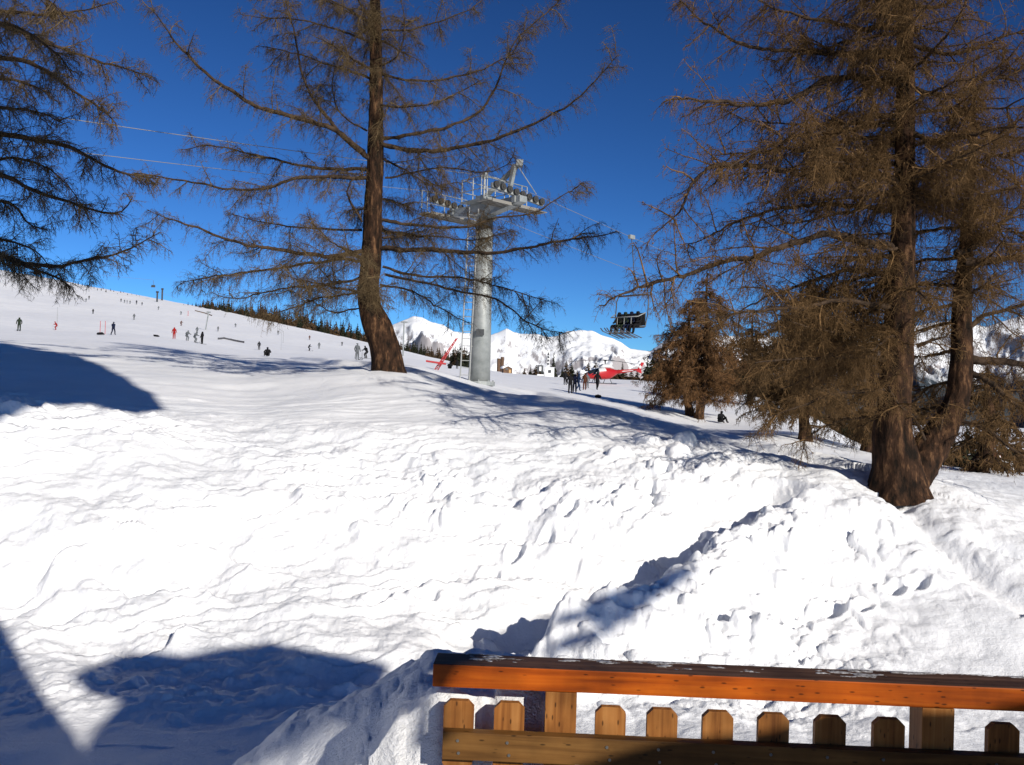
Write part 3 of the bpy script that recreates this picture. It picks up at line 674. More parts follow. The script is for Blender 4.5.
CONM = [conifer_mesh(300 + i, 1, w) for i, w in enumerate((.17, .21, .25, .20))]
for i, me in enumerate(CONM): me.materials.append(M_CON)
CONB = [conifer_mesh(320 + i, 1, w, 130) for i, w in enumerate((.24, .30))]
for me in CONB: me.materials.append(M_CON2)
def conifer(p, H, rng, label, group, brown=False, wide=1.0):
    r = empty('conifer_tree', (p[0], p[1], p[2]), rng.uniform(0, 6.28), label, 'tree', group)
    r.scale = (H * wide, H * wide, H)
    me = rng.choice(CONB if brown else CONM)
    c = bpy.data.objects.new('crown', me); COL.objects.link(c); c.parent = r
    t = bpy.data.objects.new('trunk', stem_me); COL.objects.link(t); t.parent = r
def skyline():
    rng = random.Random(77)
    ev = [(55, 2.5), (80, 4), (100, 3), (130, 1), (178, 2), (195, 6), (205, 10), (230, 15), (260, 18), (300, 19), (340, 19), (380, 16), (410, 14), (440, 13), (470, 11)]
    sk = [(0, 272), (80, 290), (130, 296.5), (165, 303), (205, 308.5), (240, 315), (270, 321.5), (300, 328), (350, 338), (400, 349), (430, 356), (465, 362), (500, 369)]
    ex = [e[0] for e in ev]; ey = [e[1] for e in ev]; kx = [s[0] for s in sk]; ky = [s[1] for s in sk]
    px = 55.0; out = []
    while px < 462:
        h = float(np.interp(px, ex, ey)); step = 1.9 if px > 192 else 3.5
        if 138 < px < 176: px += 6; continue
        D = rng.uniform(392, 440) if px < 385 else rng.uniform(300, 345)
        u = (px - 512) / F; X = u * D; g_ = gz(X, D)
        H = (h * rng.uniform(.45, 1.05)) / F * D + 1.0
        conifer((X, D, g_ - .8), H, rng, 'dark tree in the wooded band along the top of the ski slope', 'trees along the skyline of the slope', brown=rng.random() < .45, wide=1.15)
        px += step * rng.uniform(.6, 1.3)
    for k in range(9):      # nearer dark clump between the red mast and the pylon
        px = 452 + k * 2.3; D = rng.uniform(200, 225); X = (px - 512) / F * D
        conifer((X, D, gz(X, D) - .3), rng.uniform(4.2, 6.6), rng, 'dark tree in the clump between the red mast and the pylon', 'clump of trees left of the pylon', brown=k % 3 > 0, wide=1.3)
skyline()
def mid_trees():
    rng = random.Random(99)
    def at(px, D, H, label, brown=False, wide=1.0, group=None, dy=0):
        X = (px - 512) / F * D; conifer((X, D, gz(X, D) - .2 + dy), H, rng, label, group, brown, wide)
    at(553, 150, 4.6, 'narrow dark spruce right behind the small white cabin')
    for i, (px, h) in enumerate([(524, 1.5), (530, 1.9), (536, 2.4), (541, 2.6)]):
        at(px, 155 + i, h, 'low dark bush tree left of the small white cabin', i % 2 == 0, 2.0, 'bushes left of the white cabin')
    for i, (px, h) in enumerate([(562, 2.4), (566, 3.6), (571, 3.4), (577, 2.2)]):
        at(px, 150 + 2 * i, h, 'bushy dark tree between the cabin and the group of people', i % 2 == 1, 1.6, 'trees behind the group of people')
    for i, (px, h) in enumerate([(588, 3.2), (595, 3.4), (602, 3.0)]):
        at(px, 140 + 2 * i, h, 'rounded grey-green tree behind the red helicopter cabin', True, 2.0, 'trees behind the helicopter')
    at(622, 150, 4.0, 'pointed grey-green tree behind the helicopter tail boom', False, 1.2)
    for i, px in enumerate((612, 618, 625, 631, 637)):
        at(px, 128 + i, 1.9, 'brown shrub tree under the helicopter tail boom', True, 2.6, 'brown shrubs behind the helicopter')
    for i, (px, h) in enumerate([(647, 3.4), (653, 4.8), (659, 5.0), (666, 5.2), (673, 5.0), (681, 4.6), (690, 4.4)]):
        at(px, 118 + 2 * i, h, 'dark evergreen in the thicket left of the drooping larch', i % 3 == 2, 1.7, 'evergreen thicket left of the drooping larch')
    for i in range(26):
        px = 705 + i * 12.5; D = 110 + rng.uniform(-12, 12) + (i % 3) * 10
        at(px, D, rng.uniform(4, 8), 'brown tree in the thicket down the slope behind the larches', i % 3 != 0, 1.7, 'thicket down the slope at right')
mid_trees()

# ---------------------------------------------------------------- pylon and chairlift
M_STEEL = nmat('galvanised_steel', (0.20, 0.22, 0.22), (0.34, 0.36, 0.36), (1.5, 1.5, 1.5), 0.55, 0.05, 0.01, 6)
M_STEEL.node_tree.nodes['Principled BSDF'].inputs['Metallic'].default_value = 0.25
M_DARKM = mat('dark_metal', (0.06, 0.065, 0.07), 0.5, 0.3)
M_WHITE = mat('white_paint', (0.75, 0.76, 0.77), 0.5)
M_LAD = mat('galvanised_ladder', (.30, .31, .31), .5)
M_RUBBER = mat('sheave_rubber', (0.03, 0.03, 0.03), 0.8)
M_GRATE = mat('platform_grating', (0.22, 0.21, 0.19), 0.6, 0.2)
M_CABLE = mat('steel_rope', (0.22, 0.22, 0.22), 0.5, 0.3)
TB = hit(479, 383, 33, 48)
TD = TB.y
TT = P(485, 217, TD)              # top of the stem
RD = Vector((.73, .68, 0)).normalized()      # rope direction
XD = Vector((.68, -.73, 0)).normalized()     # cross-arm direction, towards rope A
AH = TT.z - TB.z
py = empty('lift_pylon', TB, 0, 'tall grey steel chairlift pylon with a cross-arm and white ladder', 'pylon')
def loc(p): return Vector(p) - TB
tw = TT - TB
ax = tw.normalized()
mb = MB(); mb.tube([(0, 0, -.3), ax * 2.5, ax * AH], [.46, .42, .34], 28); mb.build('stem', M_STEEL, py, smooth=False)
for p in py.children[-1].data.polygons: p.use_smooth = len(p.vertices) == 4
mb = MB(); mb.tube([ax * (AH - .08), ax * (AH + .04)], .5, 24); mb.build('flange', M_STEEL, py)
mb = MB(); mb.tube([(0, 0, -.1), (0, 0, .07)], .66, 24)
for a in range(8): mb.tube([(.58 * math.cos(a * .785), .58 * math.sin(a * .785), .05), (.58 * math.cos(a * .785), .58 * math.sin(a * .785), .13)], .03, 6)
mb.build('flange', M_STEEL, py)
C = ax * (AH + .25)
mb = MB()
Mx = Matrix.Translation(C) @ Matrix(((XD.x, RD.x, 0, 0), (XD.y, RD.y, 0, 0), (0, 0, 1, 0), (0, 0, 0, 1)))
mb.prism([(-2.3, .05), (-.5, -.22), (.5, -.22), (2.3, .05), (2.3, .3), (-2.3, .3)], -.2, .2)
mb.v = [tuple(Mx @ Vector(v)) for v in mb.v]; mb.build('cross_arm', M_STEEL, py, bevel=.015)
def mxs(mb): mb.v = [tuple(Mx @ Vector(v)) for v in mb.v]; return mb
for sgn in (-1, 1):
    x = 1.95 * sgn; dz = lambda y: -.10 * y
    mb = MB(); mb.add([(x - .06, -1.4, dz(-1.4) + .30), (x + .06, -1.4, dz(-1.4) + .30), (x + .06, 1.4, dz(1.4) + .30), (x - .06, 1.4, dz(1.4) + .30), (x - .06, -1.4, dz(-1.4) + .48), (x + .06, -1.4, dz(-1.4) + .48), (x + .06, 1.4, dz(1.4) + .48), (x - .06, 1.4, dz(1.4) + .48)],
                      [(0, 3, 2, 1), (4, 5, 6, 7), (0, 1, 5, 4), (1, 2, 6, 5), (2, 3, 7, 6), (3, 0, 4, 7)])
    mb.box((x - .1, -.25, .05), (x + .1, .25, .4)); tr = mxs(mb).build('sheave_train', M_STEEL, py)
    for k in range(8):
        y = -1.25 + k * 2.5 / 7; mb = MB(); mb.tube([(x + .07, y, dz(y) + .44), (x + .17, y, dz(y) + .44)], .135, 16); mb.tube([(x + .05, y, dz(y) + .44), (x + .19, y, dz(y) + .44)], .05, 8)
        mxs(mb).build('sheave', M_RUBBER, tr)
    # catwalk hung outside the sheaves
    mb = MB()
    for k in range(9): mb.box((x - .75 + k * .075, -1.25, dz(0) - .02), (x - .75 + k * .075 + .03, 1.25, .02))
    for k in range(20): mb.box((x - .77, -1.25 + k * .16, -.03), (x - .10, -1.48 + k * .16, .0))
    mb.box((x - .80, -1.252, -.06), (x - .76, 1.27, .06)); mb.box((x - .12, -1.252, -.06), (x - .08, 1.27, .06))
    mxs(mb).build('catwalk', M_GRATE, py)
    mb = MB()
    for y in (-1.25, -.95, 0, .95, 1.25): mb.tube([(x - .78, y, 0), (x - .78, y, 1.05)], .022, 6)
    mb.tube([(x - .78, -1.25, 1.05), (x - .78, 1.25, 1.05)], .022, 6); mb.tube([(x - .78, -1.25, .55), (x - .78, 1.25, .55)], .018, 6)
    mxs(mb).build('handrail', M_STEEL, py)
# lifting gantry on top: beam leaning out to the right and its strut, as in the photo
def mx(p): return Mx @ Vector(p)
g0 = mx((-.1, 0, .3)); tip = P(520, 163, TD - 1.2) - TB; mid_ = P(509, 190, TD - 1.0) - TB
mb = MB(); mb.tube([g0 + Vector((0, 0, .25)), tip], .13, 4); mb.tube([tip + Vector((-.15, 0, 0)), tip + Vector((.12, .0, -.02))], .17, 8); mb.build('gantry_beam', M_STEEL, py)
mb = MB(); mb.tube([mid_ - Vector((0, 0, .1)), tip + Vector((-.2, 0, -.05))], .11, 4); mb.build('gantry_strut', M_STEEL, py)
mb = MB(); mb.tube([tip + Vector((-.1, 0, -.1)), mx((2.4, .6, .45))], .02, 5); mb.tube([g0 + Vector((0, 0, .1)), tip.lerp(g0, .45) + Vector((.0, 0, .25))], .03, 5); mb.build('stay_rod', M_STEEL, py)
# head platform with white rails
mb = MB()
for (a, b) in ((-.7, -.7), (.7, -.7), (.7, .7), (-.7, .7), (0, -.7), (-.2, .7)): mb.tube([(a, b, .3), (a, b, 1.25)], .025, 6)
for h in (.75, 1.25):
    for q in (((-.7, -.7), (.7, -.7)), ((.7, -.7), (.7, .7)), ((.7, .7), (-.7, .7)), ((-.7, .7), (-.7, -.7))): mb.tube([(*q[0], h), (*q[1], h)], .02, 6)
mxs(mb).build('platform_rail', M_LAD, py)
mb = MB(); mb.box((-.75, -.75, .30), (.75, .75, .34)); mb.box((-.3, -.3, .34), (.3, .3, .6)); mb.tube([(-.1, 0, .6), (-.1, 0, 1.5)], .05, 8); mb.box((-.22, -.08, 1.38), (.02, .08, 1.6)); mxs(mb).build('head_platform', M_STEEL, py)
# ladder up the left side
mb = MB(); lx = Vector((-.86, -.25, 0)); lo = Vector((.0, 0, 0))
off = lambda h: ax * h + Vector((-.46 + .12 * h / AH, -.38, 0))
for s_ in (-.19, .19):
    mb.tube([off(0) + Vector((s_ - .12, 0, 0)), off(AH + .3) + Vector((s_ - .12, 0, 0))], .028, 6)
for k in range(1, 30):
    h = k * .3
    if h < AH: mb.tube([off(h) + Vector((-.31, 0, 0)), off(h) + Vector((.07, 0, 0))], .016, 5)
for h in (1.5, 3.5, 5.5, 7.5):
    if h < AH: mb.tube([off(h) + Vector((-.1, 0, 0)), ax * h + Vector((-.3, -.3, 0))], .02, 5)
mb.build('ladder', M_LAD, py)
# number plate
mb = MB(); mb.box((-.16, -.53, 1.95), (.16, -.47, 2.2)); mb.build('plate', M_DARKM, py)
# ropes
def rope(side, name_label, pxl, pyl):
    x = 1.95 * side; a = TB + mx((x + .12, -1.6, .76)); b = TB + mx((x + .12, 1.6, .44)); mb = MB()
    up_pts = []
    for k in range(0, 31):
        s = k * 2.2; p = a - RD * s; sag = -.105 * s + .0008 * s * s; up_pts.append(p + Vector((0, 0, sag + .05)))
    dn_pts = []
    for k in range(0, 26):
        s = k * 2.5; p = b + RD * s; dn_pts.append(p + Vector((0, 0, -.14 * s + .0009 * s * s)))
    mb.tube(list(reversed(up_pts)) + dn_pts, .011, 6)
    o = mb.build('haul_rope', M_CABLE); tag(o, name_label, 'cable', 'haul ropes of the chairlift'); return b
rb = rope(1, 'upper steel haul rope running left from the pylon above the other rope', 100, 97)
rope(-1, 'lower steel haul rope running left from the far side of the pylon', 100, 147)

# ---------------------------------------------------------------- people
FIG = {}
def figure_mesh(pose):
    """one skinned body; returns mesh with material slots 0 jacket, 1 trousers, 2 head/skin, 3 hat, 4 boots"""
    if pose in FIG: return FIG[pose]
    if pose == 'stand':
        J = dict(pel=(0, 0, .92), che=(0, .0, 1.28), nec=(0, 0, 1.46), hed=(0, .02, 1.60), top=(0, .01, 1.70), hl=(.10, 0, .88), kl=(.12, -.02, .50), fl=(.13, .0, .08), tl=(.15, -.16, .05), hr=(-.10, 0, .88), kr=(-.11, -.03, .50), fr=(-.12, .02, .08), tr=(-.13, -.14, .05),
                 sl=(.19, 0, 1.38), el=(.28, .0, 1.12), wl=(.27, -.12, .90), pl=(.26, -.17, .83), sr=(-.19, 0, 1.38), er=(-.29, .02, 1.12), wr=(-.30, -.10, .89), pr=(-.29, -.14, .81))
    elif pose == 'walk':
        J = dict(pel=(0, 0, .90), che=(0, -.04, 1.26), nec=(0, -.06, 1.44), hed=(0, -.07, 1.58), top=(0, -.07, 1.68), hl=(.10, 0, .87), kl=(.11, -.20, .52), fl=(.12, -.22, .09), tl=(.13, -.38, .06), hr=(-.10, 0, .87), kr=(-.11, .02, .48), fr=(-.12, .28, .12), tr=(-.12, .16, .05),
                 sl=(.19, -.03, 1.36), el=(.26, .12, 1.12), wl=(.25, .10, .88), pl=(.24, .06, .80), sr=(-.19, -.03, 1.36), er=(-.27, -.12, 1.12), wr=(-.24, -.32, 1.0), pr=(-.22, -.38, .98))
    elif pose == 'ski':
        J = dict(pel=(0, .12, .80), che=(0, -.08, 1.12), nec=(0, -.16, 1.28), hed=(0, -.21, 1.41), top=(0, -.22, 1.51), hl=(.11, .12, .77), kl=(.14, -.18, .50), fl=(.14, .02, .10), tl=(.14, -.16, .07), hr=(-.11, .12, .77), kr=(-.14, -.18, .50), fr=(-.14, .02, .10), tr=(-.14, -.16, .07),
                 sl=(.20, -.1, 1.2), el=(.36, -.12, 1.0), wl=(.36, -.36, .98), pl=(.35, -.42, .98), sr=(-.20, -.1, 1.2), er=(-.36, -.12, 1.0), wr=(-.36, -.36, .98), pr=(-.35, -.42, .98))
    elif pose == 'sit':      # on a seat at z = 0.45
        J = dict(pel=(0, .08, .55), che=(0, .12, .90), nec=(0, .10, 1.08), hed=(0, .06, 1.22), top=(0, .06, 1.32), hl=(.10, .04, .54), kl=(.13, -.40, .54), fl=(.13, -.46, .12), tl=(.13, -.64, .08), hr=(-.10, .04, .54), kr=(-.13, -.40, .54), fr=(-.13, -.46, .12), tr=(-.13, -.64, .08),
                 sl=(.19, .1, 1.0), el=(.25, -.02, .76), wl=(.16, -.24, .70), pl=(.12, -.30, .70), sr=(-.19, .1, 1.0), er=(-.25, -.02, .76), wr=(-.16, -.24, .70), pr=(-.12, -.30, .70))
    else:                    # crouch, sitting in the snow
        J = dict(pel=(0, .10, .16), che=(0, -.02, .50), nec=(0, -.06, .68), hed=(0, -.12, .81), top=(0, -.13, .91), hl=(.11, .06, .15), kl=(.20, -.34, .42), fl=(.18, -.55, .10), tl=(.18, -.72, .08), hr=(-.11, .06, .15), kr=(-.20, -.34, .42), fr=(-.18, -.55, .10), tr=(-.18, -.72, .08),
                 sl=(.20, -.02, .60), el=(.32, -.14, .40), wl=(.22, -.36, .44), pl=(.18, -.42, .45), sr=(-.20, -.02, .60), er=(-.32, -.14, .40), wr=(-.22, -.36, .44), pr=(-.18, -.42, .45))
    R = dict(pel=.16, che=.19, nec=.07, hed=.115, top=.10, hl=.11, kl=.085, fl=.065, tl=.05, hr=.11, kr=.085, fr=.065, tr=.05, sl=.085, el=.065, wl=.05, pl=.045, sr=.085, er=.065, wr=.05, pr=.045)
    names = list(J); E = [('pel', 'che'), ('che', 'nec'), ('nec', 'hed'), ('hed', 'top')]
    for s in 'lr': E += [('pel', 'h' + s), ('h' + s, 'k' + s), ('k' + s, 'f' + s), ('f' + s, 't' + s), ('che', 's' + s), ('s' + s, 'e' + s), ('e' + s, 'w' + s), ('w' + s, 'p' + s)]
    me = bpy.data.meshes.new('fig'); me.from_pydata([J[n] for n in names], [(names.index(a), names.index(b)) for a, b in E], [])
    o = bpy.data.objects.new('fig', me); COL.objects.link(o)
    sk = o.modifiers.new('s', 'SKIN')
    for i, n in enumerate(names):
        me.skin_vertices[0].data[i].radius = (R[n], R[n]); me.skin_vertices[0].data[i].use_root = n == 'pel'
    sk.use_smooth_shade = True; sb = o.modifiers.new('b', 'SUBSURF'); sb.levels = 1; sb.render_levels = 1
    bpy.context.view_layer.update(); dg = bpy.context.evaluated_depsgraph_get()
    out = bpy.data.meshes.new_from_object(o.evaluated_get(dg)); bpy.data.objects.remove(o)
    nk = Vector(J['nec']); tp = Vector(J['top']); jn = {n: Vector(J[n]) for n in names}
    part = dict(pel=1, che=0, nec=0, hed=2, top=3, hl=1, kl=1, fl=4, tl=4, hr=1, kr=1, fr=4, tr=4, sl=0, el=0, wl=0, pl=2, sr=0, er=0, wr=0, pr=2)
    for p in out.polygons:
        c = p.center; n = min(names, key=lambda q: (jn[q] - c).length - R[q]); p.material_index = part[n]; p.use_smooth = True
        if n == 'pel' and c.z > jn['pel'].z + .02 and pose != 'crouch': p.material_index = 0
    FIG[pose] = out; return out
_cm = {}
def cloth(c):
    if c not in _cm: _cm[c] = mat('cloth', c, .95); _cm[c].node_tree.nodes['Principled BSDF'].inputs['Specular IOR Level'].default_value = .08
    return _cm[c]
M_SKIN = mat('skin', (.45, .27, .2), .6); M_BOOT = mat('boot', (.03, .03, .035), .6); M_SKI = mat('ski', (.05, .05, .06), .4); M_POLE = mat('ski_pole', (.12, .12, .13), .4)
BLACK = (.012, .012, .014); NAVY = (.010, .014, .035); RED = (.26, .012, .010); GREY = (.10, .11, .12); GREEN = (.02, .03, .02); BLUE = (.015, .03, .07); BROWN = (.09, .035, .02)
def person(p, pose, rz, label, jac=BLACK, tro=BLACK, hat=BLACK, group=None, skis=False, poles=False, scale=1.0):
    r = empty('person', p, rz, label, 'person', group); r.scale = (scale,) * 3
    src = figure_mesh(pose); me = src.copy(); me.materials.clear()
    for m in (cloth(jac), cloth(tro), M_SKIN, cloth(hat), M_BOOT): me.materials.append(m)
    o = bpy.data.objects.new('body', me); COL.objects.link(o); o.parent = r
    if skis:
        z0 = .0 if pose != 'sit' else .06; yc = -.10 if pose != 'sit' else -.50
        for s in (-.13, .13):
            mb = MB(); mb.add([(s - .035, yc - .80, z0 + .12), (s + .035, yc - .80, z0 + .12), (s - .035, yc - .62, z0), (s + .035, yc - .62, z0), (s - .035, yc + .75, z0), (s + .035, yc + .75, z0), (s - .035, yc - .80, z0 + .14), (s + .035, yc - .80, z0 + .14), (s - .035, yc - .62, z0 + .03), (s + .035, yc - .62, z0 + .03), (s - .035, yc + .75, z0 + .03), (s + .035, yc + .75, z0 + .03)],
                             [(0, 1, 3, 2), (2, 3, 5, 4), (6, 8, 9, 7), (8, 10, 11, 9), (0, 6, 7, 1), (4, 5, 11, 10), (0, 2, 8, 6), (2, 4, 10, 8), (1, 7, 9, 3), (3, 9, 11, 5)])
            if pose == 'sit': mb.v = [(a, b, c - (b + .5) * .22 - .02) for a, b, c in mb.v]
            mb.build('ski', M_SKI, r)
    if poles:
        for s in (-1, 1):
            mb = MB(); mb.tube([(s * .33, -.40, 1.02), (s * .42, -.15, 0)], .012, 5); mb.build('ski_pole', M_POLE, r)
    return r
def skier(px, py, pose, rz, label, **k):
    h = k.pop('h', None); p = hit(px, py, 48, 480)
    sc = 1.0
    if h: sc = min(1.5, max(.75, (h / F * p.y) / (1.72 if pose != 'crouch' else .92)))
    return person(p, pose, rz, label, scale=sc, **k)
skier(19, 331, 'stand', .4, 'person in a baggy dark green suit standing alone at the left edge of the piste', jac=GREEN, tro=GREEN, hat=GREEN, h=13.5, skis=True)
skier(56, 330, 'ski', -1.2, 'person in red beside the tall thin pole under the hanging larch branch', jac=RED, tro=RED, hat=GREY, h=8)
skier(113, 335, 'walk', 1.0, 'person in navy stepping along right of the pink gate poles', jac=NAVY, tro=NAVY, hat=NAVY, h=12.5)
skier(174, 339, 'stand', .2, 'person in a bright red jacket and dark trousers alone on the piste', jac=RED, tro=BLACK, hat=RED, h=9)
skier(202, 344, 'stand', -.6, 'small dark skier below the grey lattice mast', h=6, skis=True)
skier(195, 342.5, 'ski', 1.3, 'small skier bending forward just left of the dark skier under the mast', jac=GREY, h=5.5, skis=True)
skier(187, 341, 'ski', 1.0, 'pale small skier right of the person in the red jacket', jac=GREY, tro=GREY, h=5.5)
skier(259, 350, 'stand', .3, 'small black-clad skier just left of the sitting figure', h=7, skis=True)
skier(267.5, 356.5, 'crouch', .1, 'black figure sitting in the snow in front of the piste', h=9)
skier(309, 351, 'ski', 1.4, 'black skier halfway between the sitting figure and the larch trunk', h=6, skis=True)
skier(319, 349, 'stand', .1, 'grey skier next to the black skier left of the larch trunk', jac=GREY, tro=GREY, h=4.5)
skier(342, 346, 'ski', .1, 'small dark skier higher on the piste close to the larch trunk', h=4.5)
skier(357, 360, 'stand', .7, 'dark skier with poles just left of the larch trunk base', jac=GREY, h=9, poles=True, skis=True)
skier(366, 358.5, 'ski', -.7, 'dark skier leaning forward against the left of the larch trunk', h=8.5, poles=True, skis=True)
skier(93, 314, 'stand', 0, 'tiny dark skier high on the left piste below another one', h=4.5)
skier(89, 299.5, 'stand', 0, 'tiny dark skier near the ridge trees at far left', h=4)
skier(86, 302, 'stand', 0, 'tiny grey skier just below the highest skier at left', jac=GREY, h=3.5)
skier(134, 320, 'stand', 0, 'tiny light grey skier in the middle of the upper piste', jac=GREY, tro=GREY, h=4.5)
for i, (x, y) in enumerate([(121, 302), (124.5, 303), (127, 303.5), (130, 304), (142, 305.5)]):
    skier(x, y, 'stand', i, 'tiny skier in the row queueing below the ridge pylons', jac=GREY if i % 2 else BLACK, h=3.6, group='skiers queueing near the ridge')
skier(136.5, 304.5, 'stand', 0, 'largest dark figure in the row near the ridge', h=4.4)
skier(158.5, 310, 'stand', 0, 'tiny dark skier below the two ridge pylons', jac=GREY, h=4)
skier(181, 315, 'ski', 0, 'tiny hunched skier up the piste left of the grey mast', jac=GREY, h=4.5)
skier(181, 326, 'ski', 1, 'small brownish skier above the red-jacketed person', jac=BROWN, h=4.5)
skier(197, 334, 'stand', 0, 'small grey skier left of the foot of the grey mast', jac=GREY, h=5)
skier(218, 331.5, 'stand', 0, 'tiny dark skier right of the grey mast', jac=GREY, h=4.5)
skier(235.5, 327.5, 'ski', 0, 'small leaning skier above the dark snow fence', jac=GREY, h=5)
skier(278, 335, 'stand', 0, 'small grey skier near the twig end below the ridge wood', jac=GREY, tro=GREY, h=4.5)
skier(309.5, 340, 'stand', 0, 'tiny brown skier on the piste under the ridge wood', jac=BROWN, h=3.5)
skier(457, 369, 'stand', 0, 'small dark person standing left of the pylon ladder', h=7)
skier(450, 369, 'crouch', 0, 'small dark crouching person between the red mast and the pylon', h=3)
GP = 'people gathered near the helicopter'
skier(565, 385, 'stand', .4, 'dark person at the back left of the gathering near the helicopter', h=10, group=GP)
skier(570, 393.5, 'stand', .3, 'front-left person of the gathering, dark jacket and blue-grey trousers', jac=BLACK, tro=GREY, h=17.5, group=GP)
skier(574.5, 392.5, 'stand', 2.9, 'person in navy second from the left in the gathering', jac=NAVY, tro=BLUE, h=18.5, group=GP)
skier(578, 391, 'walk', 1.9, 'person in dark blue standing third in the gathering', jac=BLUE, tro=BLACK, h=18, group=GP)
skier(584.5, 390, 'stand', -.5, 'person in a brown-red jacket in the gathering', jac=BROWN, tro=BLACK, h=15, group=GP)
skier(587, 388, 'stand', .5, 'person in grey behind the one in brown-red', jac=GREY, tro=GREY, h=12, group=GP)
skier(597, 390, 'walk', 2.6, 'person all in black standing apart in front of the helicopter', h=18.5, group=GP)
skier(720.5, 423, 'crouch', .4, 'black figure crouching under the drooping larch', h=12)
pb = hit(598, 398, 40, 90); mb = MB(); mb.tube([(-.2, 0, .08), (-.15, 0, .1), (.15, 0, .1), (.2, 0, .08)], [.05, .10, .10, .05], 10); mb.tube([(-.08, 0, .18), (0, 0, .24), (.08, 0, .18)], .015, 5)
o = mb.build('duffel_bag', cloth(BLACK), smooth=True); o.location = pb; tag(o, 'small black bag lying on the snow in front of the gathering', 'bag')

# ---------------------------------------------------------------- the occupied chair on the upper rope
CH_S = 6.2
def chair():
    # grip point on rope A
    best = None
    for s in np.linspace(0, 20, 200):
        p = rb + RD * s + Vector((0, 0, -.14 * s + .0009 * s * s))
        v = p - Vector((0, 0, EYE)); px = 512 + F * v.dot(RT) / v.dot(fw)
        if best is None or abs(px - 631) < best[0]: best = (abs(px - 631), p)
    grip = best[1]; D = grip.y
    seat_z = P(631, 327, D).z
    base = Vector((grip.x, grip.y, seat_z))
    rz = math.atan2(XD.y, XD.x)           # local +x along the bench, local -y faces the way it travels (towards the pylon)
    # facing direction -RD: local -y -> rotate so that y axis = RD
    rz = math.atan2(-RD.x, RD.y)
    ch = empty('lift_chair', base, rz, 'chairlift chair carrying four riders right of the pylon', 'chairlift chair'); ch.scale = (.76, .76, 1)
    H = grip.z - seat_z
    mb = MB(); mb.tube([(0, 0, H), (0, .12, H - .5), (0, .38, H * .55), (0, .30, 1.45)], .028, 8); mb.build('hanger', M_DARKM, ch, True)
    mb = MB(); mb.box((-.10, -.22, H - .08), (.10, .22, H + .10)); mb.build('grip', M_STEEL, ch, bevel=.02)
    mb = MB(); mb.tube([(-1.1, .30, 1.45), (1.1, .30, 1.45)], .04, 8)
    for s in (-1, 1):
        mb.tube([(s * 1.1, .30, 1.45), (s * 1.22, .25, 1.2), (s * 1.22, .2, .55), (s * 1.1, .15, .0), (s * 1.1, -.4, -.02)], .035, 8)
    mb.build('frame', M_DARKM, ch, True)
    mb = MB(); mb.box((-1.08, -.35, -.06), (1.08, .14, .0)); mb.build('seat', M_RUBBER, ch, bevel=.02)
    mb = MB(); mb.box((-1.08, .14, .05), (1.08, .20, .62)); mb.build('backrest', M_RUBBER, ch, bevel=.02)
    mb = MB(); mb.tube([(-1.15, .1, .62), (-1.05, -.45, .42), (1.05, -.45, .42), (1.15, .1, .62)], .025, 8)
    for x in (-.53, 0, .53): mb.tube([(x, -.45, .42), (x, -.50, -.3)], .02, 6); mb.tube([(x - .18, -.52, -.32), (x + .18, -.52, -.32)], .02, 6)
    mb.build('safety_bar', M_STEEL, ch, True)
    cols_ = [(BLACK, GREY, (.5, .5, .5)), (GREEN, BLACK, (.6, .6, .6)), (NAVY, BROWN, NAVY), (BLACK, BLACK, BLACK)]
    labs = ['chairlift rider at the left end of the row, white cap', 'chairlift rider second from left in dark green', 'chairlift rider third from left in dark navy', 'chairlift rider at the right end of the row all in black']
    Mw = Matrix.Translation(base) @ Matrix.Rotation(rz, 4, 'Z')
    sgn = 1 if (Mw @ Vector((1, 0, 0)) - base).x > 0 else -1
    for i in range(4):
        q = Mw @ Vector((sgn * (-.54 + i * .36), -.10, -.41))
        person(q, 'sit', rz, labs[i], jac=cols_[i][0], tro=cols_[i][1], hat=cols_[i][2], group='riders on the chairlift', skis=True, scale=.84)
chair()

# ---------------------------------------------------------------- piste furniture
M_PINK = mat('red_plastic', (.42, .035, .04), .6)
def post_thing(px, py0, hpx, name, label, cat, m=None, r=.03, group=None, lean=0, dr=(48, 480), arm=None):
    p = hit(px, py0, *dr); h = hpx / F * p.y
    t = empty(name, p, 0, label, cat, group)
    mb = MB(); mb.tube([(0, 0, -.1), (lean * h, 0, h)], r * p.y / 100, 6); mb.build('post', m or M_STEEL, t)
    if arm:
        mb = MB(); w = arm / F * p.y; mb.tube([(lean * h - w / 2, 0, h), (lean * h + w / 2, 0, h)], r * p.y / 100, 6); mb.build('crossbar', m or M_DARKM, t)
    return t
post_thing(57, 328, 21, 'marker_pole', 'tall thin grey pole on the piste beside the person in red', 'pole', M_STEEL, .022)
post_thing(100, 334, 13, 'gate_pole', 'left pink gate pole with a dark foot', 'gate pole', M_PINK, .03)
post_thing(105, 334, 13, 'gate_pole', 'right pink gate pole nearest the person in navy', 'gate pole', M_PINK, .03)
post_thing(205.5, 330, 18, 'lift_mast', 'leaning grey drag-lift mast with a short crossbar', 'mast', M_STEEL, .07, lean=.14, arm=4)
post_thing(157, 302, 10, 'ridge_pylon', 'left far lift pylon on the ridge line', 'pylon', M_DARKM, .10, arm=2.5)
post_thing(162, 300.5, 11.5, 'ridge_pylon', 'right far lift pylon on the ridge line', 'pylon', M_DARKM, .10, arm=2)
post_thing(403, 356, 34, 'lift_mast', 'grey drag-lift mast just right of the larch trunk', 'mast', M_STEEL, .08, arm=7)
post_thing(283, 343, 12, 'marker_pole', 'thin pale pole below the ridge wood', 'pole', M_STEEL, .02)
post_thing(188, 316, 5, 'marker_pole', 'short brown pole high on the piste', 'pole', M_PINK, .03)
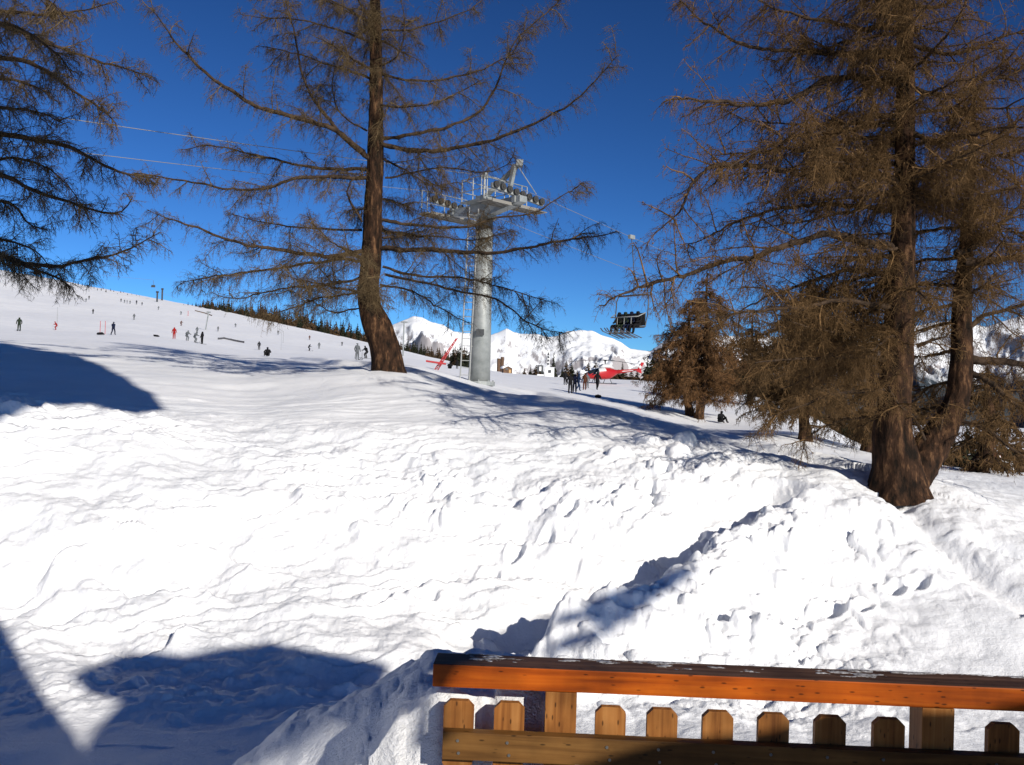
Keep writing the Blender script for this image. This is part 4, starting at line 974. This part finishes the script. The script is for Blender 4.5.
post_thing(281, 350, 20, 'marker_pole', 'very thin tall pole right of the sitting figure', 'pole', M_STEEL, .015)
def snow_fence(pts, label, h, m):
    a = hit(*pts[0], 48, 480); t = empty('snow_fence', a, 0, label, 'fence')
    pp = [hit(*q, 48, 480) - a for q in pts]
    for p in pp: mb = MB(); mb.tube([p, p + Vector((0, 0, h * 1.2))], .05, 5); mb.build('post', M_DARKM, t)
    mb = MB()
    for p, q in zip(pp[:-1], pp[1:]):
        d = (q - p).normalized(); n = Vector((-d.y, d.x, 0)) * .04
        mb.add([p + n, q + n, q + n + Vector((0, 0, h)), p + n + Vector((0, 0, h)), p - n, q - n, q - n + Vector((0, 0, h)), p - n + Vector((0, 0, h))], [(0, 1, 2, 3), (7, 6, 5, 4), (0, 4, 5, 1), (3, 2, 6, 7), (0, 3, 7, 4), (1, 5, 6, 2)])
    mb.build('netting', m, t)
snow_fence([(218, 339.5), (224, 339), (231, 340.5), (238, 342), (244, 343)], 'low dark snow fence stretched across the middle of the piste', .30, mat('dark_net', (.10, .10, .11), .8))
snow_fence([(195, 311), (205, 313.5), (212, 316)], 'short brown net fence just under the ridge trees', .35, mat('brown_net', (.25, .16, .10), .8))
pb = hit(100, 335, 48, 400); mb = MB(); mb.tube([(-.3, 0, .08), (-.2, 0, .12), (.2, 0, .15), (.4, 0, .08)], [.04, .11, .12, .04], 8); o = mb.build('gate_bag', cloth(BLACK), smooth=True); o.location = pb; tag(o, 'dark bag lying at the foot of the pink gate poles', 'bag')
pb = hit(156, 337, 48, 400); mb = MB(); mb.tube([(-.28, 0, .2), (-.18, 0, .15), (.15, 0, .12), (.35, 0, .08)], [.04, .1, .1, .04], 8); o = mb.build('gear_bag', cloth(BLACK), smooth=True); o.location = pb; tag(o, 'dark gear bag on the snow left of the red-jacketed person', 'bag')
# far chair in the sky
fc = empty('far_lift_chair', P(153, 286, 400), 0, 'tiny dark lift chair against the sky above the ridge pylons', 'chairlift chair')
mb = MB(); mb.box((-.9, -.3, -.6), (.9, .3, -.3)); mb.box((-.9, .25, -.3), (.9, .32, .5)); mb.build('seat', M_DARKM, fc)
mb = MB(); mb.tube([(0, .3, .4), (0, .1, 2.6)], .07, 6); mb.build('hanger', M_DARKM, fc)
fr_ = MB(); fr_.tube([P(-40, 262, 398), P(153, 280, 400), P(157, 291.5, 402), P(190, 303, 430)], .04, 5)
tag(fr_.build('far_rope', M_CABLE), 'thin far rope carrying the tiny chair over the ridge', 'cable')

# red lattice mast leaning right, with a crossbar
def red_mast():
    D = 62.0; b = P(430, 378, D)
    t = empty('red_lattice_mast', b, 0, 'leaning red lattice mast with a crossbar left of the pylon', 'mast')
    top = P(457, 338, D) - b; k = D / F; w0 = 6 * k / 2; w1 = 1.6 * k / 2
    side = Vector((1, 0, .35)).normalized(); dep = Vector((0, 1, 0)); legs = []
    mb = MB()
    crn = [(-1, -1), (1, -1), (1, 1), (-1, 1)]; P0 = Vector((0, 0, -.1))
    def pt(c, f): w = w0 + (w1 - w0) * f; return P0.lerp(top, f) + side * c[0] * w + dep * c[1] * w
    for c in crn: mb.tube([pt(c, 0), pt(c, 1)], .02, 5)
    n = 9
    for i in range(n):
        for a in range(4):
            c, d = crn[a], crn[(a + 1) % 4]; mb.tube([pt(c, i / n), pt(d, (i + 1) / n)], .011, 4); mb.tube([pt(d, i / n), pt(c, (i + 1) / n)], .011, 4); mb.tube([pt(c, i / n), pt(d, i / n)], .011, 4)
    mb.build('lattice', M_PINK, t)
    mb = MB(); c0 = P(426, 361, D - .5) - b; c1 = P(446, 364, D - .5) - b; mb.tube([c0, c1], .07, 8); mb.build('crossbar', M_PINK, t)
    mb = MB(); mb.box((-.35, -.3, -.55), (.35, .3, .55), M=Matrix.Translation(P0.lerp(top, .40)) @ Matrix.Rotation(math.radians(30), 4, 'Y') @ Matrix.Scale(.30, 4)); mb.build('bracket', mat('red_pad', (.5, .01, .02), .7), t, bevel=.05)
red_mast()

# cabins on the plateau
M_WOODD = nmat('dark_wood', (.06, .032, .018), (.15, .08, .04), (3, 3, 12), .8, .2)
M_ROOFSNOW = M_SNOW
def hut():
    p = hit(507, 370, 80, 260); k = p.y / F; w = 9 * k; h = 4.6 * k
    t = empty('wooden_hut', p, .25, 'small wooden hut with a snow-covered roof right of the pylon', 'hut')
    mb = MB(); mb.box((-w / 2, -w * .4, -.3), (w / 2, w * .4, h)); mb.prism([(-w / 2, h), (w / 2, h), (0, h + w * .22)], -w * .39, w * .39); mb.build('wall', M_WOODD, t)
    for s in (-1, 1):
        mb = MB(); a = (s * w * .62, h - w * .06); b_ = (0, h + w * .24)
        mb.prism([a, b_, (0, b_[1] + .32), (a[0], a[1] + .30)], -w * .5, w * .5); mb.build('roof', M_ROOFSNOW, t)
    mb = MB(); mb.box((-w * .28, -w * .4 - .03, .7), (w * .0, -w * .4 + .02, h - .25)); mb.build('window', M_DARKM, t)
    mb = MB(); mb.box((w * .12, -w * .4 - .04, 0), (w * .34, -w * .4 + .02, h - .2)); mb.build('door', mat('yellow_wood', (.45, .28, .12), .7), t, bevel=.005)
hut()
for i, (x, hpx) in enumerate(((498.5, 13), (502, 15))):
    post_thing(x, 370, hpx, 'timber_post', ('shorter', 'taller')[i] + ' dark timber post standing left of the wooden hut', 'post', M_WOODD, .20, dr=(80, 260))
def white_cabin():
    p = hit(549.5, 376, 80, 260); k = p.y / F; w = 9 * k; h = 8.6 * k
    t = empty('white_cabin', p, -.08, 'small white square cabin carrying a tall column of black signs', 'cabin')
    mb = MB(); mb.box((-w / 2, -w / 2, -.3), (w / 2, w / 2, h)); mb.build('wall', M_WHITE, t, bevel=.04)
    mb = MB(); mb.box((-.14 * w, -w / 2 - .05, h * .42), (.18 * w, -w / 2 + .01, h * .74)); mb.build('window', M_DARKM, t, bevel=.01)
    mb = MB(); mb.box((-w * .54, -w * .54, h), (w * .54, w * .54, h + .10)); mb.build('roof', M_WHITE, t, bevel=.02)
    mb = MB(); mb.box((-w * .36, -.08, h + .1), (-w * .02, .08, h + 17.5 * k)); mb.build('sign_column', M_WHITE, t)
    cx = -w * .19
    for i, zz in enumerate((2.4, 5.8, 9.2, 12.6)):
        z = h + zz * k; s = 1.15 * k; mb = MB()
        if i == 3: mb.prism([(cx - s, z), (cx + s, z), (cx, z + 3.2 * k)], -.13, -.085)
        else:
            mb.prism([(cx - s, z), (cx + s * .2, z + .1), (cx + s, z + s * .8), (cx + s * .5, z + 2.3 * s), (cx - s, z + 2.2 * s), (cx - s * .6, z + s)], -.13, -.085)
        mb.build('black_mark', M_DARKM, t)
white_cabin()
def board():
    p = hit(540, 375, 80, 260); k = p.y / F
    t = empty('notice_board', p, .1, 'dark notice board with a white panel left of the white cabin', 'board')
    mb = MB(); mb.box((-2.2 * k, -.1, 0), (-1.6 * k, .1, 10 * k)); mb.box((1.6 * k, -.1, 0), (2.2 * k, .1, 10 * k)); mb.box((-3 * k, -.12, 4 * k), (3 * k, .12, 10.5 * k)); mb.build('frame', M_DARKM, t)
    mb = MB(); mb.box((-1.0 * k, -.16, 4.8 * k), (1.0 * k, -.125, 9 * k)); mb.build('panel', M_WHITE, t)
    mb = MB(); mb.box((-3.2 * k, -.5, 0), (3.6 * k, .0, 1.2 * k)); mb.build('plinth', M_WHITE, t)
board()

# ---------------------------------------------------------------- helicopter
def helicopter():
    p = hit(604, 384, 70, 130); D = p.y; k = D / F
    t = empty('helicopter', p, 0, 'red and white rescue helicopter parked on the snow behind the gathering', 'helicopter')
    Mr = mat('heli_red', (.36, .008, .010), .35); Mw = mat('heli_white', (.6, .6, .6), .35); Mg = mat('heli_glass', (.02, .025, .03), .1)
    yaw = math.radians(28); t.rotation_euler.z = yaw; t.scale = (.84, .84, .84)
    def loft(secs, n=20):
        V = []; Fc = []
        for (x, zc, hw, hh, e) in secs:
            for i in range(n):
                a = 2 * math.pi * i / n; c, s = math.cos(a), math.sin(a)
                V.append((x, hw * math.copysign(abs(c) ** e, c), zc + hh * math.copysign(abs(s) ** e, s)))
        for j in range(len(secs) - 1):
            for i in range(n): Fc.append((j * n + i, j * n + (i + 1) % n, (j + 1) * n + (i + 1) % n, (j + 1) * n + i))
        Fc += [tuple(reversed(range(n))), tuple(range((len(secs) - 1) * n, len(secs) * n))]
        return V, Fc
    # nose towards -x, tail towards +x
    V, Fc = loft([(-2.6, .95, .05, .05, 1), (-2.45, .98, .35, .30, .9), (-2.0, 1.08, .62, .52, .85), (-1.2, 1.22, .76, .68, .8), (-.2, 1.28, .80, .74, .75), (.6, 1.30, .76, .70, .8), (1.3, 1.42, .50, .46, .9), (1.9, 1.55, .28, .28, 1)])
    mb = MB(); mb.add(V, Fc); o = mb.build('fuselage', [Mr, Mw, Mg], t, True)
    for f in o.data.polygons:
        c = f.center
        if c.x < -1.0 and c.z > 1.15: f.material_index = 2
        elif 1.5 < c.z and -.9 < c.x < .1: f.material_index = 1
    mb = MB(); mb.tube([(1.8, 0, 1.55), (3.4, 0, 1.75), (5.2, 0, 2.0)], [.27, .19, .12], 12); mb.build('tail_boom', Mr, t, True)
    mb = MB(); mb.tube([(2.5, -.245, 1.64), (3.5, -.20, 1.77), (4.3, -.165, 1.88)], .04, 6); mb.build('boom_stripe', Mw, t)
    mb = MB(); mb.prism([(4.7, 1.85), (5.45, 1.55), (5.65, 1.6), (5.5, 2.1), (6.0, 2.9), (5.6, 2.95), (5.05, 2.1)], -.05, .05); fn = mb.build('tail_fin', Mr, t)
    mb = MB(); mb.box((5.28, -.075, 2.12), (5.44, -.055, 2.56)); mb.box((5.14, -.077, 2.26), (5.58, -.057, 2.42)); mb.build('cross_emblem', Mw, fn)
    mb = MB(); mb.box((4.2, -.85, 1.84), (4.65, .85, 1.89)); mb.build('stabiliser', Mr, t)
    for a in (20, 110):
        mb = MB(); ca, sa = math.cos(math.radians(a)), math.sin(math.radians(a)); mb.tube([(5.6 - .75 * ca, .13, 2.0 - .75 * sa), (5.6 + .75 * ca, .13, 2.0 + .75 * sa)], .04, 4); mb.build('tail_rotor_blade', M_DARKM, t)
    mb = MB(); V, Fc = loft([(-.7, 2.1, .25, .12, .8), (-.3, 2.2, .42, .26, .8), (.6, 2.22, .42, .26, .8), (1.3, 2.0, .20, .16, .8)], 14); mb.add(V, Fc); mb.build('engine_cowl', Mw, t, True)
    mb = MB(); mb.tube([(.1, 0, 2.3), (.1, 0, 2.95)], .08, 8); mb.tube([(.1, 0, 2.86), (.1, 0, 3.02)], .22, 10); mb.build('rotor_mast', M_DARKM, t)
    for a in (8, 128, 248):
        mb = MB(); d = Vector((math.cos(math.radians(a)), math.sin(math.radians(a)), 0)); s = Vector((-d.y, d.x, 0)) * .14; o_ = Vector((.1, 0, 2.94))
        q = [o_ + d * .2, o_ + d * 2.3 + Vector((0, 0, -.03)), o_ + d * 4.6 + Vector((0, 0, -.20))]
        vs = []
        for c in q: vs += [c - s + Vector((0, 0, -.02)), c + s + Vector((0, 0, -.02)), c + s + Vector((0, 0, .02)), c - s + Vector((0, 0, .02))]
        fs = [(0, 1, 2, 3), (11, 10, 9, 8)]
        for j in (0, 4):
            for i in range(4): fs.append((j + i, j + 4 + i, j + 4 + (i + 1) % 4, j + (i + 1) % 4))
        mb.add(vs, fs); mb.build('rotor_blade', M_DARKM, t)
    for s in (-1, 1):
        mb = MB(); mb.tube([(-2.1, s * .95, .22), (-1.8, s * .95, .06), (1.2, s * .95, .05)], .05, 8)
        for x in (-1.2, .5): mb.tube([(x, s * .95, .06), (x, s * .5, .72)], .04, 6)
        mb.build('skid', M_DARKM, t)
helicopter()

# red and white barrier down at the right edge
def barrier():
    p = hit(985, 468, 17, 45); D = p.y; k = D / F
    p = P(985, 468, D); t = empty('barrier', Vector((p.x, p.y, gz(p.x, p.y))), 0, 'white rail barrier with a reddish panel at the right edge under the larch', 'barrier')
    o = t.location; h0 = P(985, 468, D)
    def q(a, b, dd=0): return P(a, b, D + dd) - o
    mb = MB()
    for (a, b, c, d) in ((976, 462, 1012, 462), (989, 458, 988, 470), (991, 450, 993, 455), (1012, 463, 1014, 474)): mb.tube([q(a, b), q(c, d)], .022, 6)
    mb.tube([q(997, 452, -.05), q(1003, 462, -.05)], .022, 6); mb.build('rail', M_WHITE, t)
    mb = MB(); mb.add([q(979, 452), q(1000, 452), q(1003, 463), q(979, 460), q(979, 452, .05), q(1000, 452, .05), q(1003, 463, .05), q(979, 460, .05)], [(3, 2, 1, 0), (4, 5, 6, 7), (0, 1, 5, 4), (1, 2, 6, 5), (2, 3, 7, 6), (3, 0, 4, 7)]); mb.build('panel', mat('rust_red', (.22, .05, .035), .8), t)
    mb = MB()
    for a in (977, 990, 1011): b_ = q(a, 462); mb.tube([b_, (b_.x, b_.y, gz(o.x + b_.x, o.y + b_.y) - o.z - .1)], .022, 6)
    mb.build('post', M_WHITE, t)
barrier()

# ---------------------------------------------------------------- the terrace railing
def wood(name, c1, c2, c3, rough=.45, axis=0, gs=1.0):
    m = mat(name, c2, rough); nt = m.node_tree; N, L = nt.nodes, nt.links; b = N['Principled BSDF']; b.inputs['Specular IOR Level'].default_value = .2
    tc = N.new('ShaderNodeTexCoord'); mp = N.new('ShaderNodeMapping'); s = [60, 60, 60]; s[axis] = 3.0; mp.inputs['Scale'].default_value = [v * gs for v in s]
    oi = N.new('ShaderNodeObjectInfo'); ad = N.new('ShaderNodeVectorMath'); ad.operation = 'ADD'; L.new(tc.outputs['Object'], ad.inputs[0]); L.new(oi.outputs['Random'], ad.inputs[1]); L.new(ad.outputs[0], mp.inputs[0])
    no = N.new('ShaderNodeTexNoise'); no.inputs['Scale'].default_value = 1; no.inputs['Detail'].default_value = 5; no.inputs['Distortion'].default_value = .6; L.new(mp.outputs[0], no.inputs['Vector'])
    cr = N.new('ShaderNodeValToRGB'); e = cr.color_ramp.elements; e[0].position = .3; e[0].color = (*c1, 1); e[1].position = .68; e[1].color = (*c3, 1); q = e.new(.48); q.color = (*c2, 1)
    L.new(no.outputs[0], cr.inputs[0])
    n2 = N.new('ShaderNodeTexNoise'); n2.inputs['Scale'].default_value = 7; n2.inputs['Detail'].default_value = 4; L.new(ad.outputs[0], n2.inputs['Vector'])
    mr = N.new('ShaderNodeMapRange'); L.new(n2.outputs[0], mr.inputs[0]); mr.inputs[1].default_value = .3; mr.inputs[2].default_value = .7; mr.inputs[3].default_value = .55; mr.inputs[4].default_value = 1.2
    vo = N.new('ShaderNodeTexVoronoi'); vm = N.new('ShaderNodeMapping'); sc = [16, 16, 16]; sc[axis] = 5; vm.inputs['Scale'].default_value = sc; L.new(ad.outputs[0], vm.inputs[0]); L.new(vm.outputs[0], vo.inputs['Vector'])
    vr = N.new('ShaderNodeMapRange'); L.new(vo.outputs['Distance'], vr.inputs[0]); vr.inputs[1].default_value = .10; vr.inputs[2].default_value = .20; vr.inputs[3].default_value = .30; vr.inputs[4].default_value = 1
    vx = N.new('ShaderNodeMath'); vx.operation = 'MULTIPLY'; L.new(mr.outputs[0], vx.inputs[0]); L.new(vr.outputs[0], vx.inputs[1]); mr = vx
    mx_ = N.new('ShaderNodeMix'); mx_.data_type = 'RGBA'; mx_.blend_type = 'MULTIPLY'; mx_.inputs[0].default_value = 1; L.new(cr.outputs[0], mx_.inputs[6]); L.new(mr.outputs[0], mx_.inputs[7]); L.new(mx_.outputs[2], b.inputs['Base Color'])
    bp = N.new('ShaderNodeBump'); bp.inputs['Strength'].default_value = .3; bp.inputs['Distance'].default_value = .002; L.new(no.outputs[0], bp.inputs['Height']); L.new(bp.outputs[0], b.inputs['Normal'])
    return m
M_RAIL = wood('stained_rail', (.25, .044, .002), (.38, .073, .003), (.48, .108, .006), .5, 0)
M_RAILTOP = wood('weathered_rail_top', (.045, .022, .013), (.080, .040, .024), (.13, .075, .050), .6, 0)
M_LOW = wood('brown_board', (.09, .040, .010), (.15, .070, .018), (.20, .100, .028), .55, 0)
M_PICK = wood('picket_wood', (.16, .055, .012), (.27, .105, .024), (.36, .16, .045), .6, 2)
A_ = P(433, 664, 2.02); B_ = P(1024, 688, 1.975); fd = (B_ - A_); fd.z = 0; fd.normalize()
frz = math.atan2(fd.y, fd.x)
fen = empty('terrace_railing', A_, frz, 'orange-brown wooden terrace railing with shaped pickets in the foreground', 'railing')
rise = (B_.z - A_.z) / (B_ - A_).length
print('rail rise', rise)
def fx(px, dy=0.0):
    """distance along the railing at which a picture column meets it (dy: set back)"""
    r = ray(px, 700); o = A_ + Vector((-fd.y, fd.x, 0)) * dy
    # solve o + fd*s = (r.x/r.y * y)
    u = r.x / r.y; return (u * o.y - o.x) / (fd.x - u * fd.y)
RL = 3.0; th = .052
mb = MB(); mb.box((0, 0, -th), (RL, .090, 0)); rail = mb.build('top_rail', [M_RAIL, M_RAILTOP], fen, bevel=.003)
for f in rail.data.polygons:
    if f.normal.z > .8: f.material_index = 1
# crust of ice left on the rail's top
def crust():
    n, m = 900, 26; x = np.linspace(.06, RL - .02, n); y = np.linspace(.032, .092, m); X, Y = np.meshgrid(x, y, indexing='ij')
    h = fbm(X * 22, Y * 60, 4, 500) * .5 + fbm(X * 5, Y * 20, 3, 510) * .55 - .32 + .30 * np.clip((Y - .055) / .03, -1, 1) * 0.5
    edge = np.minimum((Y - .032) / .012, (.092 - Y) / .006).clip(0, 1)
    Z = np.where(h > 0, h * .006 * edge, -.004) + .0005
    idx = np.arange(n * m).reshape(n, m); q = np.stack([idx[:-1, :-1], idx[1:, :-1], idx[1:, 1:], idx[:-1, 1:]], -1).reshape(-1, 4)
    zc = Z.ravel()[q].max(1); q = q[zc > 0]
    return np_mesh('ice_crust', np.stack([X, Y, Z], -1).reshape(-1, 3), q)
link('ice_crust', crust(), nmat('dirty_ice', (.05, .04, .035), (.50, .50, .52), (90, 90, 90), .35, .3, .002), fen)
zl = lambda px, py: P(px, py, 2.03).z - A_.z
mb = MB(); mb.box((fx(445), -.028, -.206), (RL, .0, -.144)); mb.build('lower_rail', M_LOW, fen, bevel=.002)
mb = MB(); mb.box((fx(445), -.028, -.86), (RL, .0, -.80)); mb.build('lower_rail', M_LOW, fen, bevel=.002)
def picket(s, w=.070):
    hw = w / 2; c = .014; T_ = -.082; y0, y1 = .0006, .018
    prof = [(-hw, -.93), (-hw, -.30), (-hw * .55, -.27), (-hw * .55, -.255), (-hw, -.225), (-hw, T_ - c), (-hw + c, T_), (hw - c, T_), (hw, T_ - c), (hw, -.225), (hw * .55, -.255), (hw * .55, -.27), (hw, -.30), (hw, -.93)]
    mb = MB(); mb.prism(list(reversed(prof)), y0, y1); o = mb.build('picket', M_PICK, fen, bevel=.0012); o.location = (s, 0, 0); return o
for px in (460, 510, 610, 661, 716, 771, 827, 885, 998): picket(fx(px, .03) )
s_ = fx(998, .03)
M_SCREW = mat('screw_steel', (.25, .25, .24), .4, .8)
for px in (460, 510, 610, 661, 716, 771, 827, 885, 998):
    for dz_ in (-.162, -.190):
        q = fx(px, -.028) + .004 * math.sin(px + dz_ * 90); mb = MB(); mb.tube([(q, -.0275, dz_), (q, -.0300, dz_)], .0035, 10); mb.build('screw', M_SCREW, fen)
for k in range(1, 12):
    if k % 7 != 6: picket(s_ + k * .125)
for px in (561, 937): 
    s0 = fx(px, .01); mb = MB(); mb.box((s0 - .036, .0007, -1.05), (s0 + .036, .07, -th - .001)); mb.build('post', M_PICK, fen, bevel=.002)
s0 = s_ + 6 * .125; mb = MB(); mb.box((s0 - .036, .0007, -1.05), (s0 + .036, .07, -th - .001)); mb.build('post', M_PICK, fen, bevel=.002)

# terrace floor the photographer stands on
M_DECK = wood('deck_boards', (.10, .06, .035), (.17, .10, .06), (.24, .15, .09), .7, 0, .5)
dk = empty('terrace', (0, 0, EYE - 1.65), 0, 'wooden terrace floor behind the railing', 'terrace')
mb = MB()
for i in range(42): mb.box((-4.5 if i < 0 else -.6, -3.9 + i * .141, -.04), (4.5, -3.9 + i * .141 + .133, 0))
mb.build('floor_board', M_DECK, dk)
mb = MB(); mb.box((-.58, 1.90, -.26), (4.5, 1.96, -.045)); mb.box((-.58, -3.9, -.26), (-.52, 1.89, -.045)); mb.build('beam', M_LOW, dk)
mb = MB()
for x in (-.4, 2.0, 4.3):
    for y in (-3.6, 1.75): mb.box((x - .07, y - .07, -1.6), (x + .07, y + .07, -.045))
mb.build('pillar', M_LOW, dk)

# ---------------------------------------------------------------- unseen slabs added behind the camera, outlined from the shadows they must cast
def back(px, py, D, Yp, gd=None):
    q = P(px, py, D) if gd is None else hit(px, py, *gd)
    tt = (q.y - Yp) / -tosun.y
    w = q + tosun * tt; return (w.x, w.z)
M_CASTER = nmat('caster_wood', (.07, .035, .018), (.16, .085, .04), (2, 2, 10), .8, .2)  # wood of the added shadow slabs and boards
casters = empty('shadow_caster', (0, -4, 0), 0, 'unseen dark timber slabs behind the terrace, added to cast shadows', 'shadow_caster')  # parent of the unseen slabs that exist only to cast shadows
def slab(name, poly, y0, y1):
    mb = MB(); mb.prism([(x, z) for x, z in poly], y0 + 4, y1 + 4); return mb.build(name, M_CASTER, casters)
GN = (5.7, 60)
upper_caster = [back(x, y, 0, -4, GN) for x, y in [(0, 343), (60, 353), (105, 366), (128, 378), (140, 388), (153, 393), (166, 410), (146, 412), (120, 408), (100, 402), (60, 404), (28, 410), (0, 421)]]
print('upper_caster', [(round(a, 1), round(b, 1)) for a, b in upper_caster])
upper_caster = upper_caster + [(upper_caster[-1][0] - 6, upper_caster[-1][1] - .3), (upper_caster[0][0] - 6, upper_caster[0][1] + 1.5)]
slab('upper_caster', upper_caster, -4.3, -4)  # added slab, cut to throw the shadow on the upper left snow
low = [back(x, y, 0, -4, GN) for x, y in [(392, 665), (345, 655), (300, 648), (265, 642), (225, 648), (180, 655), (130, 652), (85, 668), (100, 680), (135, 690), (112, 715), (95, 745), (95, 764)]]
low2 = [back(x, y, 0, -4, GN) for x, y in [(-3, 612), (12, 640), (40, 690), (75, 735), (88, 760), (95, 777)]]
print('low', [(round(a, 1), round(b, 1)) for a, b in low]); print('low2', [(round(a, 1), round(b, 1)) for a, b in low2])
low = low + [back(x, y, 0, -4, GN) for x, y in [(95, 778), (215, 776), (300, 738), (350, 702), (392, 680)]]
slab('middle_caster', low, -4.3, -4)  # added slab that shades the snow left of the heap
slab('heap_caster', [(3.72, EYE + 2.95), (4.0, EYE + 2.98), (4.38, EYE + 3.0), (4.42, EYE + 3.25), (3.72, EYE + 3.3)], -4.62, -4.34)  # added piece that keeps the sun off the top of the heap
low2 = low2 + [(low2[-1][0], low2[-1][1] - .02), (low2[0][0] - 6, low2[-1][1] - .02), (low2[0][0] - 6, low2[0][1] + .5)]
slab('corner_caster', low2, -4.3, -4)  # added slab for the shadow in the near left corner
jr = random.Random(4)
def jag(poly, amp, n=5):
    out = []
    for (a, b), (c, d) in zip(poly, poly[1:] + poly[:1]):
        for k in range(n): out.append((a + (c - a) * k / n + jr.uniform(-amp, amp), b + (d - b) * k / n + jr.uniform(-amp, amp) * .7))
    return out
P1 = [(500, 648), (518, 630), (560, 616), (606, 603), (640, 587), (668, 572), (690, 564), (684, 580), (655, 597), (640, 610), (600, 630), (560, 642), (530, 652)]
P3 = [(700, 562), (728, 553), (742, 534), (774, 517), (798, 512), (790, 524), (766, 538), (744, 553), (716, 568)]
slab('strip_caster', jag([back(x, y, 0, -4, GN) for x, y in P1], .06), -4.3, -4)  # added ragged slab that lays a dark strip beside the berm
# unseen boards added near the camera to shade the heap and the railing's right
def nearslab(name, pts, Yp, label, cat, extra):
    poly = [(lambda q: ((q + tosun * ((q.y - Yp) / -tosun.y)).x, (q + tosun * ((q.y - Yp) / -tosun.y)).z))(P(*p)) for p in pts] + extra
    mb = MB(); mb.prism(poly, Yp - .04, Yp); o = mb.build(name, M_CASTER); tag(o, label, cat); print(name, [(round(a, 2), round(b, 2)) for a, b in poly])
fz = EYE - 1.645
r1 = [(565, 768, 2.0), (660, 741, 2.0), (770, 730, 2.0), (812, 716, 2.0), (835, 709, 2.0), (900, 711, 1.99), (975, 710, 1.98), (1024, 700, 1.975), (1300, 640, 1.96)]
nearslab('rail_caster', r1, -.7, 'unseen timber board right of the camera, added to shade the railing', 'rail_caster', [(4.2, fz), (.9, fz)])  # unseen, its top edge shaped to darken the right part of the railing
r2 = [(428, 652, 2.55), (405, 640, 2.6), (380, 655, 2.65), (350, 680, 2.7), (322, 702, 2.75), (300, 722, 2.75), (312, 738, 2.65), (330, 762, 2.5), (345, 762, 2.45), (338, 724, 2.5), (352, 700, 2.5), (392, 690, 2.45), (428, 672, 2.42)]
nearslab('heap_side_caster', r2, -.8, 'unseen timber board behind the camera, added to shade the snow heap', 'shade_board', [])  # unseen, outline made to shade part of the heap
print('objects', len(bpy.data.objects))

open('/tmp/qc.txt', 'w').write(str(QC))
